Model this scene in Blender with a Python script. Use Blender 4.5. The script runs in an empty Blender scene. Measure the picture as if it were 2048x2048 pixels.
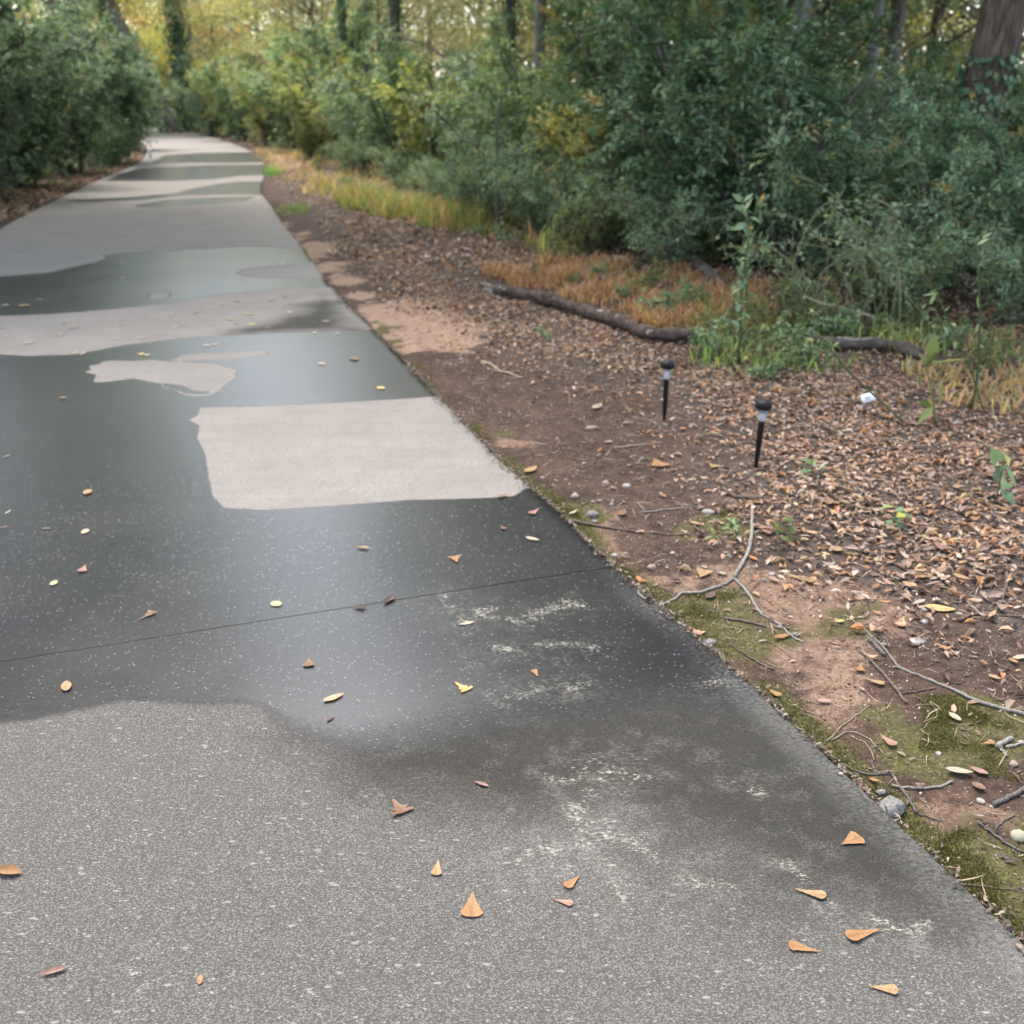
import bpy, math, random
import numpy as np

# ------------------------------------------------------------------ camera, world, sun, exposure
sc = bpy.context.scene
COL = sc.collection
FPX, CPX, HZ, CAMH = 2053.0, 1024.0, 201.0, 1.6          # focal length, centre and horizon row in photo pixels; eye height in m
PITCH = math.atan((CPX - HZ) / FPX)

cam = bpy.data.cameras.new("camera")
cam_o = bpy.data.objects.new("camera", cam)
COL.objects.link(cam_o)
cam.sensor_width = 36.0
cam.lens = 36.0 * FPX / 2048.0
cam.clip_start, cam.clip_end = 0.05, 2000
cam_o.location = (0, 0, CAMH)
cam_o.rotation_euler = (math.pi / 2 - PITCH, 0, 0)
cam.dof.use_dof = True
cam.dof.focus_distance = 2.35
cam.dof.aperture_fstop = 4.0
sc.camera = cam_o

SUN_EL, SUN_AZ = math.radians(63), math.radians(-24)      # azimuth clockwise from +Y
world = bpy.data.worlds.new("World")
sc.world = world
world.use_nodes = True
wn = world.node_tree
bg = wn.nodes["Background"]
sky = wn.nodes.new("ShaderNodeTexSky")
sky.sky_type = 'NISHITA'
sky.sun_disc = False
sky.sun_elevation = SUN_EL
sky.sun_rotation = SUN_AZ
sky.air_density = 1.0
sky.dust_density = 3
sky.ozone_density = 1.0
hs = wn.nodes.new("ShaderNodeHueSaturation")
hs.inputs["Saturation"].default_value = 0.7
wn.links.new(sky.outputs[0], hs.inputs["Color"])
wn.links.new(hs.outputs[0], bg.inputs[0])
bg.inputs[1].default_value = 0.15

sun = bpy.data.lights.new("sun", 'SUN')
sun.energy = 0.95
sun.angle = math.radians(16)
sun.color = (1.0, 0.95, 0.88)
sun_o = bpy.data.objects.new("sun", sun)
COL.objects.link(sun_o)
sun_o.location = (0, 0, 30)
sun_o.rotation_euler = (math.pi / 2 - SUN_EL, 0, math.pi - SUN_AZ)

sc.view_settings.view_transform = 'Standard'
sc.view_settings.look = 'None'
sc.view_settings.gamma = 1.0
sc.view_settings.exposure = 2.15
sc.render.engine = 'CYCLES'
sc.cycles.max_bounces = 7
sc.cycles.diffuse_bounces = 4
sc.cycles.glossy_bounces = 3
sc.cycles.transmission_bounces = 4
sc.cycles.transparent_max_bounces = 6
sc.cycles.sample_clamp_indirect = 6.0

RNG = np.random.default_rng(7)
random.seed(7)

# ------------------------------------------------------------------ helpers
def un(x, y, z=0.0):
    """the place in the world, at height z, that the photo shows at this pixel"""
    a = (np.asarray(x, float) - CPX) / FPX
    b = (np.asarray(y, float) - CPX) / FPX
    cp, sp = math.cos(PITCH), math.sin(PITCH)
    dy, dz = cp - b * sp, -sp - b * cp
    t = (z - CAMH) / dz
    return np.stack([a * t, dy * t], -1)

def unp(pts, z=0.0):
    p = np.array(pts, float)
    return un(p[:, 0], p[:, 1], z)

def vnoise(x, y, seed=0):
    """smooth value noise, 0..1"""
    xi, yi = np.floor(x).astype(np.int64), np.floor(y).astype(np.int64)
    fx, fy = x - xi, y - yi
    fx, fy = fx * fx * (3 - 2 * fx), fy * fy * (3 - 2 * fy)
    def h(a, b):
        n = (a * 374761393 + b * 668265263 + seed * 982451653) & 0xFFFFFFFF
        n = ((n ^ (n >> 13)) * 1274126177) & 0xFFFFFFFF
        return ((n ^ (n >> 16)) & 0xFFFF) / 65535.0
    return (h(xi, yi) * (1 - fx) + h(xi + 1, yi) * fx) * (1 - fy) + (h(xi, yi + 1) * (1 - fx) + h(xi + 1, yi + 1) * fx) * fy

def fbm(x, y, seed=0, oct=3):
    s, a, t = 0, 1.0, 0
    for i in range(oct):
        s = s + a * vnoise(x * 2 ** i, y * 2 ** i, seed + i * 17)
        t += a
        a *= 0.5
    return s / t

def sstep(a, b, x):
    t = np.clip((x - a) / (b - a), 0, 1)
    return t * t * (3 - 2 * t)

def sdf(P, poly):
    """signed distance to a polygon, positive inside"""
    P = np.asarray(P, float)
    poly = np.asarray(poly, float)
    d = np.full(len(P), 1e18)
    ins = np.zeros(len(P), bool)
    n = len(poly)
    for i in range(n):
        a, b = poly[i], poly[(i + 1) % n]
        e = b - a
        w = P - a
        t = np.clip((w @ e) / max(e @ e, 1e-12), 0, 1)
        q = w - t[:, None] * e
        d = np.minimum(d, (q * q).sum(1))
        c = (a[1] > P[:, 1]) != (b[1] > P[:, 1])
        with np.errstate(divide='ignore', invalid='ignore'):
            xx = a[0] + (P[:, 1] - a[1]) * e[0] / (e[1] if e[1] != 0 else 1e-12)
        ins ^= c & (P[:, 0] < xx)
    d = np.sqrt(d)
    return np.where(ins, d, -d)

def catmull(pts, k=5):
    p = np.asarray(pts, float)
    if len(p) < 3:
        t = np.linspace(0, 1, k * (len(p) - 1) + 1)[:, None]
        return p[0] * (1 - t) + p[-1] * t
    q = np.vstack([2 * p[0] - p[1], p, 2 * p[-1] - p[-2]])
    out = []
    for i in range(1, len(q) - 2):
        for j in range(k):
            t = j / k
            a, b, c, d = q[i - 1], q[i], q[i + 1], q[i + 2]
            out.append(0.5 * (2 * b + (c - a) * t + (2 * a - 5 * b + 4 * c - d) * t * t + (3 * b - a - 3 * c + d) * t ** 3))
    out.append(p[-1])
    return np.array(out)

class MB:
    """collects triangles and links them as ONE mesh object"""
    def __init__(s):
        s.v, s.t, s.c, s.n = [], [], [], 0
    def add(s, v, t, c=None):
        v = np.asarray(v, float).reshape(-1, 3)
        t = np.asarray(t, np.int64).reshape(-1, 3)
        if c is None:
            c = (1, 1, 1)
        c = np.asarray(c, float)
        if c.ndim == 1:
            c = np.tile(c, (len(v), 1))
        s.v.append(v); s.t.append(t + s.n); s.c.append(c)
        s.n += len(v)
        return s
    def mesh(s, name, mat, smooth=False):
        v, t, c = np.vstack(s.v), np.vstack(s.t), np.vstack(s.c)
        me = bpy.data.meshes.new(name)
        me.vertices.add(len(v))
        me.vertices.foreach_set("co", v.astype(np.float32).ravel())
        me.loops.add(len(t) * 3)
        me.loops.foreach_set("vertex_index", t.astype(np.int32).ravel())
        me.polygons.add(len(t))
        me.polygons.foreach_set("loop_start", np.arange(0, len(t) * 3, 3, dtype=np.int32))
        me.update(calc_edges=True)
        me.validate()
        at = me.color_attributes.new("col", 'FLOAT_COLOR', 'POINT')
        at.data.foreach_set("color", np.hstack([c, np.ones((len(c), 1))]).astype(np.float32).ravel())
        if smooth:
            me.polygons.foreach_set("use_smooth", np.ones(len(t), bool))
        me.materials.append(mat)
        return me
    def obj(s, name, mat, parent=None, smooth=False):
        return link(name, s.mesh(name, mat, smooth), parent)

def link(name, me, parent=None):
    o = bpy.data.objects.new(name, me)
    COL.objects.link(o)
    if parent is not None:
        o.parent = parent
    return o

def tag(o, label=None, cat=None, group=None, kind=None):
    if label: o["label"] = label
    if cat: o["category"] = cat
    if group: o["group"] = group
    if kind: o["kind"] = kind
    return o

def empty(name, loc=(0, 0, 0), rz=0.0):
    o = bpy.data.objects.new(name, None)
    COL.objects.link(o)
    o.location = loc
    o.rotation_euler = (0, 0, rz)
    o.empty_display_size = 0.1
    return o

def copy_thing(root, loc, rz=0.0, scale=1.0):
    r = root.copy()
    COL.objects.link(r)
    r.location = loc
    r.rotation_euler = (0, 0, rz)
    r.scale = (scale,) * 3 if np.isscalar(scale) else scale
    for ch in list(root.children):
        c = ch.copy()
        COL.objects.link(c)
        c.parent = r
    return r

def tube(mb, pts, rad, k=6, col=(1, 1, 1), bump=0.0, rng=RNG, caps=True):
    p = np.asarray(pts, float)
    n = len(p)
    rad = np.broadcast_to(np.asarray(rad, float), (n,)).copy()
    tg = np.gradient(p, axis=0)
    tg /= np.linalg.norm(tg, axis=1)[:, None] + 1e-12
    ref = np.array([0, 0, 1.0]) if abs(tg[:, 2]).mean() < 0.8 else np.array([1.0, 0, 0])
    a = np.cross(tg, ref)
    a /= np.linalg.norm(a, axis=1)[:, None] + 1e-12
    b = np.cross(tg, a)
    th = np.linspace(0, 2 * np.pi, k, endpoint=False)
    rr = rad[:, None] * (1 + bump * (rng.random((n, k)) - 0.5))
    v = p[:, None] + rr[..., None] * (np.cos(th)[None, :, None] * a[:, None] + np.sin(th)[None, :, None] * b[:, None])
    v = v.reshape(-1, 3)
    i = np.arange(n - 1)[:, None] * k
    j = np.arange(k)[None]
    j2 = (j + 1) % k
    q0, q1, q2, q3 = i + j, i + j2, i + k + j2, i + k + j
    t = np.concatenate([np.stack([q0, q2, q1], -1).reshape(-1, 3), np.stack([q0, q3, q2], -1).reshape(-1, 3)])
    c = np.asarray(col, float)
    if c.ndim == 2:
        c = np.repeat(c, k, 0)
    if caps:
        v = np.vstack([v, p[0], p[-1]])
        e0 = np.stack([np.full(k, n * k), np.arange(k), (np.arange(k) + 1) % k], -1)
        e1 = np.stack([np.full(k, n * k + 1), (n - 1) * k + (np.arange(k) + 1) % k, (n - 1) * k + np.arange(k)], -1)
        t = np.vstack([t, e0, e1])
        if c.ndim == 2:
            c = np.vstack([c, c[:1], c[-1:]])
    mb.add(v, t, c)

def nrm(a):
    return a / (np.linalg.norm(a, axis=-1, keepdims=True) + 1e-12)

def leaves(mb, pos, dirs, nor, L, W, col, fold=0.25):
    """simple folded leaves, 5 vertices and 4 triangles each"""
    n = len(pos)
    L = np.broadcast_to(np.asarray(L, float), (n,))[:, None]
    W = np.broadcast_to(np.asarray(W, float), (n,))[:, None]
    d = nrm(dirs)
    s = nrm(np.cross(d, nor))
    u = np.cross(s, d)
    mid = pos + d * L * 0.48
    v = np.stack([pos, mid - s * W / 2 + u * W * fold, mid - u * L * 0.03, mid + s * W / 2 + u * W * fold, pos + d * L - u * L * 0.08], 1)
    base = (np.arange(n) * 5)[:, None, None]
    tri = np.array([[0, 2, 1], [0, 3, 2], [1, 2, 4], [2, 3, 4]])[None]
    mb.add(v.reshape(-1, 3), (base + tri).reshape(-1, 3), np.repeat(np.broadcast_to(col, (n, 3)), 5, 0))

def pick(palette, n, rng):
    cols = np.array([c for c, w in palette], float)
    w = np.array([w for c, w in palette], float)
    return cols[rng.choice(len(cols), n, p=w / w.sum())]

# ------------------------------------------------------------------ materials
def mat_new(name):
    m = bpy.data.materials.new(name)
    m.use_nodes = True
    nt = m.node_tree
    return m, nt, nt.nodes["Principled BSDF"]

def nd(nt, typ, **kw):
    n = nt.nodes.new("ShaderNode" + typ)
    for k, v in kw.items():
        if k in ("operation", "blend_type", "data_type", "attribute_name", "feature", "noise_dimensions", "voronoi_dimensions", "use_clamp", "interpolation_type", "vector_type"):
            setattr(n, k, v)
    return n

def setin(nt, sock, v):
    if isinstance(v, bpy.types.NodeSocket):
        nt.links.new(v, sock)
    else:
        sock.default_value = v

def mth(nt, op, a, b=0.0, c=0.0, clamp=False):
    n = nd(nt, "Math", operation=op, use_clamp=clamp)
    setin(nt, n.inputs[0], a); setin(nt, n.inputs[1], b)
    if len(n.inputs) > 2: setin(nt, n.inputs[2], c)
    return n.outputs[0]

def mixc(nt, fac, a, b, mode='MIX'):
    n = nd(nt, "Mix", data_type='RGBA', blend_type=mode)
    setin(nt, n.inputs[0], fac)
    setin(nt, n.inputs[6], a if isinstance(a, bpy.types.NodeSocket) else (*a, 1))
    setin(nt, n.inputs[7], b if isinstance(b, bpy.types.NodeSocket) else (*b, 1))
    return n.outputs[2]

def rng_(nt, v, a, b, c=0.0, d=1.0, smooth=True):
    n = nd(nt, "MapRange", interpolation_type='SMOOTHSTEP' if smooth else 'LINEAR')
    setin(nt, n.inputs[0], v)
    for i, q in enumerate((a, b, c, d)):
        setin(nt, n.inputs[1 + i], q)
    return n.outputs[0]

def attr(nt, name, fac=True):
    n = nd(nt, "Attribute", attribute_name=name)
    return n.outputs["Fac"] if fac else n.outputs["Color"]

def noise(nt, vec, scale, detail=3.0, rough=0.55):
    n = nd(nt, "TexNoise")
    if vec is not None: nt.links.new(vec, n.inputs["Vector"])
    n.inputs["Scale"].default_value = scale
    n.inputs["Detail"].default_value = detail
    n.inputs["Roughness"].default_value = rough
    return n.outputs["Fac"]

def voro(nt, vec, scale, out="Distance", feature='F1', rnd=1.0):
    n = nd(nt, "TexVoronoi", feature=feature)
    nt.links.new(vec, n.inputs["Vector"])
    n.inputs["Scale"].default_value = scale
    n.inputs["Randomness"].default_value = rnd
    return n.outputs[out]

def coords(nt, rot=0.0, scale=(1, 1, 1)):
    tc = nd(nt, "TexCoord")
    mp = nd(nt, "Mapping")
    nt.links.new(tc.outputs["Object"], mp.inputs[0])
    mp.inputs["Rotation"].default_value = (0, 0, rot)
    mp.inputs["Scale"].default_value = scale
    return mp.outputs[0]

def bump(nt, h, strength, dist, prev=None):
    n = nd(nt, "Bump")
    n.inputs["Strength"].default_value = strength
    n.inputs["Distance"].default_value = dist
    nt.links.new(h, n.inputs["Height"])
    if prev is not None: nt.links.new(prev, n.inputs["Normal"])
    return n.outputs[0]

def m_leaf(name, rough=0.5, trans=0.35, spec=0.4, tint=(1, 1, 1)):
    """leaf surface: colour per leaf from the mesh, light passing through"""
    m, nt, b = mat_new(name)
    col = mixc(nt, 1.0, attr(nt, "col", False), tint, 'MULTIPLY')
    b.inputs["Roughness"].default_value = rough
    b.inputs["Specular IOR Level"].default_value = spec
    nt.links.new(col, b.inputs["Base Color"])
    tr = nd(nt, "BsdfTranslucent")
    nt.links.new(mixc(nt, 1.0, col, (1.2, 1.22, 0.85), 'MULTIPLY'), tr.inputs[0])
    mx = nd(nt, "MixShader")
    mx.inputs[0].default_value = trans
    nt.links.new(b.outputs[0], mx.inputs[1])
    nt.links.new(tr.outputs[0], mx.inputs[2])
    nt.links.new(mx.outputs[0], nt.nodes["Material Output"].inputs[0])
    return m

def m_bark(name, c1, c2, scale=(30, 30, 5), rough=0.9, usecol=False, spots=None):
    m, nt, b = mat_new(name)
    v = coords(nt, 0, scale)
    n1 = noise(nt, v, 1.0, 5, 0.65)
    n2 = noise(nt, coords(nt, 0, (1, 1, 1)), 3.0, 3)
    col = mixc(nt, rng_(nt, n1, 0.35, 0.65), c1, c2)
    col = mixc(nt, rng_(nt, n2, 0.35, 0.7, 0, 0.4), col, tuple(x * 0.55 for x in c1))
    if spots:
        sp = rng_(nt, noise(nt, coords(nt, 0, (1, 1, 1)), spots[1], 2), spots[2], spots[2] + 0.05)
        col = mixc(nt, sp, col, spots[0])
    if usecol:
        col = mixc(nt, 1.0, col, attr(nt, "col", False), 'MULTIPLY')
    nt.links.new(col, b.inputs["Base Color"])
    b.inputs["Roughness"].default_value = rough
    b.inputs["Specular IOR Level"].default_value = 0.2
    nt.links.new(bump(nt, n1, 0.8, 0.02 / max(1, scale[0] / 30)), b.inputs["Normal"])
    return m

def m_plain(name, col, rough=0.5, spec=0.5, ns=None):
    m, nt, b = mat_new(name)
    b.inputs["Roughness"].default_value = rough
    b.inputs["Specular IOR Level"].default_value = spec
    if ns:
        n1 = noise(nt, coords(nt), ns[0], 4)
        nt.links.new(mixc(nt, rng_(nt, n1, 0.3, 0.7), col, ns[1]), b.inputs["Base Color"])
        nt.links.new(bump(nt, n1, 0.5, ns[2]), b.inputs["Normal"])
    else:
        b.inputs["Base Color"].default_value = (*col, 1)
    return m

# ------------------------------------------------------------------ the path: one concrete sheet, edges read off the ground
R_PTS = np.array([(5.26, -11), (1.95, -1.1), (1.05, 1.62), (0.69, 2.66), (0.38, 3.45), (0.15, 4.12), (-0.09, 4.75), (-0.37, 5.61), (-0.81, 7.0), (-1.09, 7.81), (-1.65, 9.53),
                  (-2.39, 12.11), (-3.23, 14.92), (-4.01, 17.69), (-4.72, 20.19), (-5.75, 25), (-6.95, 30.2), (-8.75, 36.5), (-10.6, 42), (-13.4, 49.5), (-20.4, 67.4), (-27.3, 84), (-38, 105), (-60, 135)])
PW = 3.65
lp = []
for (x, y) in R_PTS[:12]:
    lp.append((x - PW * 0.942, y - PW * 0.335))
L_PTS = np.array(lp + [(-6.75, 13.8), (-7.5, 16.75), (-8.1, 19.4), (-9.15, 24.2), (-10.2, 29.4), (-12.1, 36), (-14.1, 42), (-17, 49.5), (-23.7, 68), (-31, 84.5), (-41.5, 106), (-64, 136)])
FR, FL = catmull(R_PTS, 8), catmull(L_PTS, 8)

def xr(y): return np.interp(y, FR[:, 1], FR[:, 0])
def xl(y): return np.interp(y, FL[:, 1], FL[:, 0])
def d_right(x, y): return (x - xr(y)) * 0.945              # metres outside the right edge
def d_left(x, y): return (xl(y) - x) * 0.945

def gz(x, y):
    """height of the ground sheet"""
    x, y = np.asarray(x, float), np.asarray(y, float)
    dr, dl = d_right(x, y), d_left(x, y)
    d = np.maximum(dr, dl)
    lump = (fbm(x * 1.7, y * 1.7, 3, 3) - 0.5) * 0.06 + (fbm(x * 0.35, y * 0.35, 9, 2) - 0.5) * 0.1
    near = sstep(0.0, 0.5, d)
    fine = (vnoise(x * 9, y * 9, 5) - 0.5) * 0.012
    rim = (vnoise(x * 5, y * 5, 15) - 0.55) * 0.03 * np.exp(-(d / 0.09) ** 2)
    out = -0.020 + near * lump + fine * sstep(0, 0.15, d) - 0.006 * np.exp(-(d / 0.1) ** 2) + rim
    return np.where(d < -0.045, -0.07, np.where(d < 0, out + d * 0.15, out))

# wet and dry shapes (corners on the path, from the photo's pixels to metres)
def W(*pts): return unp(pts)
WET_BIG = W((-900, 1560), (0, 1447), (60, 1440), (150, 1420), (230, 1402), (300, 1400), (370, 1405), (430, 1408), (490, 1404), (525, 1412), (555, 1437), (600, 1463), (660, 1480), (740, 1486), (820, 1478), (900, 1455),
            (1000, 1440), (1150, 1420), (1330, 1395), (1600, 1420), (1500, 1000), (1000, 660), (745, 660), (600, 664), (400, 674), (250, 690), (150, 709), (60, 712), (0, 709), (-900, 640))
DRY_RECT = W((399, 815), (395, 831), (377, 840), (399, 851), (394, 875), (409, 905), (417, 954), (426, 994), (449, 1016), (525, 1021), (700, 1010), (830, 1000), (960, 996), (1030, 992), (1052, 975), (1300, 960), (1000, 780), (875, 793), (700, 804), (520, 812))
DRY_MAP = unp([(x * 0.3623, y * 0.3623 + 400) for x, y in [(462, 950), (500, 938), (490, 915), (545, 908), (560, 893), (620, 885), (740, 888), (860, 883), (930, 892), (1000, 890), (1100, 898), (1200, 905), (1240, 920), (1312, 938), (1300, 980), (1225, 1030), (1218, 1048),
               (1150, 1082), (1060, 1084), (1000, 1070), (960, 1047), (905, 1035), (870, 1008), (820, 1002), (740, 984), (690, 990), (600, 1003), (515, 1006), (530, 965)]])
WET_HOLE = unp([(x * 0.3623, y * 0.3623 + 400) for x, y in [(890, 1010), (960, 1016), (1010, 1025), (1060, 1048), (1110, 1052), (1155, 1055), (1150, 1068), (1100, 1072), (1030, 1070), (985, 1050), (915, 1030)]])
DRY_STRIP = unp([(x * 0.3623, y * 0.3623 + 400) for x, y in [(930, 882), (975, 874), (1000, 855), (1100, 848), (1200, 845), (1290, 838), (1480, 834), (1475, 858), (1390, 866), (1300, 880), (1100, 884), (1000, 888)]])
WET_MID = W((-900, 640), (0, 553), (100, 545), (200, 522), (218, 515), (205, 512), (240, 506), (330, 503), (420, 497), (480, 493), (530, 494), (700, 503), (720, 572), (640, 574), (560, 577), (470, 586), (420, 592), (330, 607), (200, 620), (100, 628), (0, 632), (-900, 740))
DRY_ISLE = W((472, 547), (490, 538), (510, 535), (600, 526), (690, 522), (690, 556), (600, 558), (540, 557), (490, 553))
DRY_SPOT = W((296, 596), (300, 588), (320, 585), (332, 580), (341, 586), (338, 594), (320, 597), (305, 600))
FAR_A = W((120, 402), (260, 394), (350, 386), (380, 378), (440, 367), (480, 363), (600, 362), (600, 392), (470, 389), (380, 390), (280, 400), (180, 404))
FAR_B = W((262, 413), (330, 400), (420, 395), (510, 393), (490, 402), (420, 408), (320, 414))
FAR_C = W((215, 362), (240, 348), (280, 336), (350, 334), (420, 330), (600, 328), (600, 348), (480, 352), (430, 358), (340, 362))
FAR_D = W((300, 327), (330, 310), (400, 306), (600, 303), (600, 322), (480, 326), (380, 325))
DAMP = W((640, 1475), (760, 1480), (1000, 1440), (1000, 1380), (1300, 1300), (1560, 1380), (1750, 1540), (1900, 1720), (1830, 1790), (1700, 1790), (1560, 1760), (1330, 1680), (1220, 1600), (1060, 1580), (900, 1570), (760, 1560), (690, 1520))
STAIN = W((540, 640), (640, 590), (690, 600), (745, 660), (745, 668), (600, 668), (480, 672), (440, 665))
SCUFFS = [[(895, 1200), (905, 1235), (928, 1255)], [(935, 1222), (1000, 1212), (960, 1235), (1010, 1240)], [(1030, 1235), (1075, 1252)], [(1060, 1232), (1115, 1220), (1160, 1208)], [(965, 1305), (1030, 1306)], [(1065, 1305), (1120, 1298)], [(1120, 1296), (1188, 1288)],
          [(1070, 1375), (1110, 1372), (1170, 1370)], [(1005, 1395), (1040, 1385)], [(1420, 1370), (1470, 1362)], [(1115, 1540), (1140, 1555), (1180, 1535)], [(1205, 1552), (1235, 1558), (1268, 1565)], [(1195, 1580), (1225, 1595), (1215, 1588)], [(1252, 1512), (1280, 1519)],
          [(1140, 1620), (1180, 1612), (1160, 1640), (1220, 1660), (1150, 1680)], [(1170, 1700), (1200, 1720), (1220, 1750)], [(1255, 1680), (1310, 1692)], [(1330, 1745), (1385, 1760), (1440, 1775)], [(1562, 1715), (1575, 1735), (1605, 1752)], [(1610, 1806), (1665, 1822)], [(1757, 1836), (1810, 1850), (1900, 1880)],
          [(1220, 1770), (1250, 1800)], [(1090, 1700), (1130, 1690)], [(1240, 1655), (1270, 1640)], [(1060, 1745), (1100, 1735)], [(1440, 1555), (1455, 1558)], [(1500, 1575), (1512, 1582)], [(1000, 1720), (1060, 1690)]]

def wet_sd(P):
    a = np.minimum(sdf(P, WET_BIG), -np.maximum(np.maximum(sdf(P, DRY_RECT), sdf(P, DRY_STRIP)), np.minimum(sdf(P, DRY_MAP), -sdf(P, WET_HOLE))))
    b = np.minimum(sdf(P, WET_MID), -np.maximum(sdf(P, DRY_ISLE), sdf(P, DRY_SPOT)))
    c = np.maximum(np.maximum(sdf(P, FAR_A), sdf(P, FAR_B)), np.maximum(sdf(P, FAR_C), sdf(P, FAR_D)))
    return np.maximum(np.maximum(a, b), c)

def seg_dist(P, pts):
    q = np.full(len(P), 1e9)
    for a, b in zip(pts[:-1], pts[1:]):
        e = b - a
        t = np.clip(((P - a) @ e) / (e @ e), 0, 1)
        q = np.minimum(q, np.linalg.norm(P - a - t[:, None] * e, axis=1))
    return q

def build_path():
    rows = []
    ys = np.concatenate([np.arange(-11, 1.2, 0.3), np.arange(1.2, 8.5, 0.022), np.arange(8.5, 15, 0.05), np.arange(15, 45, 0.15), np.arange(45, 135, 1.5)])
    joints = [3.45, 10.9, 18.2, 25.5, -3.9]
    for j in joints:
        ys = ys[np.abs(ys - j) > 0.012]
    low, grv = [], []
    for j in joints:
        ys = np.concatenate([ys, [j - 0.009, j - 0.0027, j - 0.0022, j - 0.0014, j + 0.0014, j + 0.0022, j + 0.0027, j + 0.009]])
        low += [j - 0.0014, j + 0.0014]
        grv += [j - 0.0014, j + 0.0014, j - 0.0022, j + 0.0022]
    ys = np.sort(ys)
    us = np.linspace(0, 1, 151)
    us[1], us[-2] = 0.0018, 1 - 0.0018
    # rows pair the two edges at the same running length
    tR = np.interp(ys, R_PTS[:, 1], np.arange(len(R_PTS)))
    ip = lambda F, t: np.stack([np.interp(t * 8, np.arange(len(F)), F[:, i]) for i in range(2)], -1)
    A, B = ip(FR, np.interp(ys, FR[:, 1], np.arange(len(FR))) / 8), None
    B = ip(FL, np.interp(ys, FR[:, 1], np.arange(len(FR))) / 8)
    P = A[:, None] * (1 - us)[None, :, None] + B[:, None] * us[None, :, None]
    P[:, 0, 0] += (vnoise(ys * 30, ys * 0, 91) - 0.5) * 0.008 + (vnoise(ys * 6, ys * 0, 92) - 0.5) * 0.012
    nr, nu = P.shape[:2]
    Z = np.zeros((nr, nu))
    Z += (fbm(P[..., 0] * 0.8, P[..., 1] * 0.8, 4, 2) - 0.5) * 0.006
    isl = np.array([any(abs(y - l) < 1e-9 for l in low) for y in ys])
    isg = np.array([any(abs(y - l) < 1e-9 for l in grv) for y in ys])
    Z[isl] -= 0.02
    Z[:, 0] -= 0.007; Z[:, -1] -= 0.007
    V = np.concatenate([P, Z[..., None]], -1)
    sk = V[:, [0, -1]].copy(); sk[..., 2] = -0.16
    Vf = V.reshape(-1, 3)
    i = np.arange(nr - 1)[:, None] * nu; j = np.arange(nu - 1)[None]
    q0, q1, q2, q3 = i + j, i + j + 1, i + nu + j + 1, i + nu + j
    T = [np.stack([q0, q2, q1], -1).reshape(-1, 3), np.stack([q0, q3, q2], -1).reshape(-1, 3)]
    off = len(Vf)
    r = np.arange(nr - 1)
    for side, col in ((0, 0), (1, nu - 1)):
        a, b = r * nu + col, (r + 1) * nu + col
        c, d = off + (r + 1) * 2 + side, off + r * 2 + side
        qa = [a, d, c, b] if side == 0 else [a, b, c, d]
        T += [np.stack([qa[0], qa[1], qa[2]], -1), np.stack([qa[0], qa[2], qa[3]], -1)]
    allv = np.vstack([Vf, sk.reshape(-1, 3)])
    mb = MB().add(allv, np.vstack(T))
    o = mb.obj("path", M_CONC, smooth=True)
    o["kind"] = "structure"
    me = o.data
    PP = allv[:, :2]
    def put(name, val):
        a = me.attributes.new(name, 'FLOAT', 'POINT')
        a.data.foreach_set("value", np.ascontiguousarray(val, dtype=np.float32))
    wob = (fbm(PP[:, 0] * 9, PP[:, 1] * 9, 21, 3) - 0.5)
    put("wet", np.clip(wet_sd(PP) + wob * 0.012, -2, 2))
    # edge softness: sharp round the dry patches, wide where the water soaks away
    far = sstep(6, 30, PP[:, 1])
    lower = sstep(0.12, -0.05, sdf(PP, W((-900, 1150), (1500, 1150), (1500, 690), (-900, 690))))
    fade = seg_dist(PP, unp([(860, 1466), (1000, 1442), (1330, 1398), (1600, 1422)]))
    put("soft", 0.007 + 0.016 * lower + 0.05 * far + 0.16 * np.exp(-(fade / 0.3) ** 2))
    dm = np.maximum(sdf(PP, DAMP), sdf(PP, STAIN) - 0.12) + (fbm(PP[:, 0] * 3, PP[:, 1] * 3, 33, 4) - 0.5) * 0.35
    put("damp", sstep(-0.26, 0.12, dm))
    front = sdf(PP, W((-1500, 1150), (1700, 1150), (3000, 1700), (3000, 5000), (-1500, 5000)))
    put("worn", np.where(PP[:, 1] < 0.9, 1.0, sstep(-0.3, 0.3, front)))
    s = np.full(len(PP), 1e9)
    PW_ = PP + np.stack([fbm(PP[:, 0] * 11, PP[:, 1] * 11, 61, 3) - 0.5, fbm(PP[:, 0] * 11, PP[:, 1] * 11, 67, 3) - 0.5], -1) * 0.14
    for q in SCUFFS:
        s = np.minimum(s, seg_dist(PW_, unp(q)))
    put("dusty", np.exp(-(s / 0.09) ** 2))
    put("scuff", np.clip(1 - s / 0.06, 0, 1))
    put("edge", np.clip(1 - np.abs(np.minimum(-d_right(PP[:, 0], PP[:, 1]), 9)) / 0.12, 0, 1))
    gro = np.zeros(len(PP)); gro[:nr * nu].reshape(nr, nu)[isg] = 1
    put("groove", gro)
    return o

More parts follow.
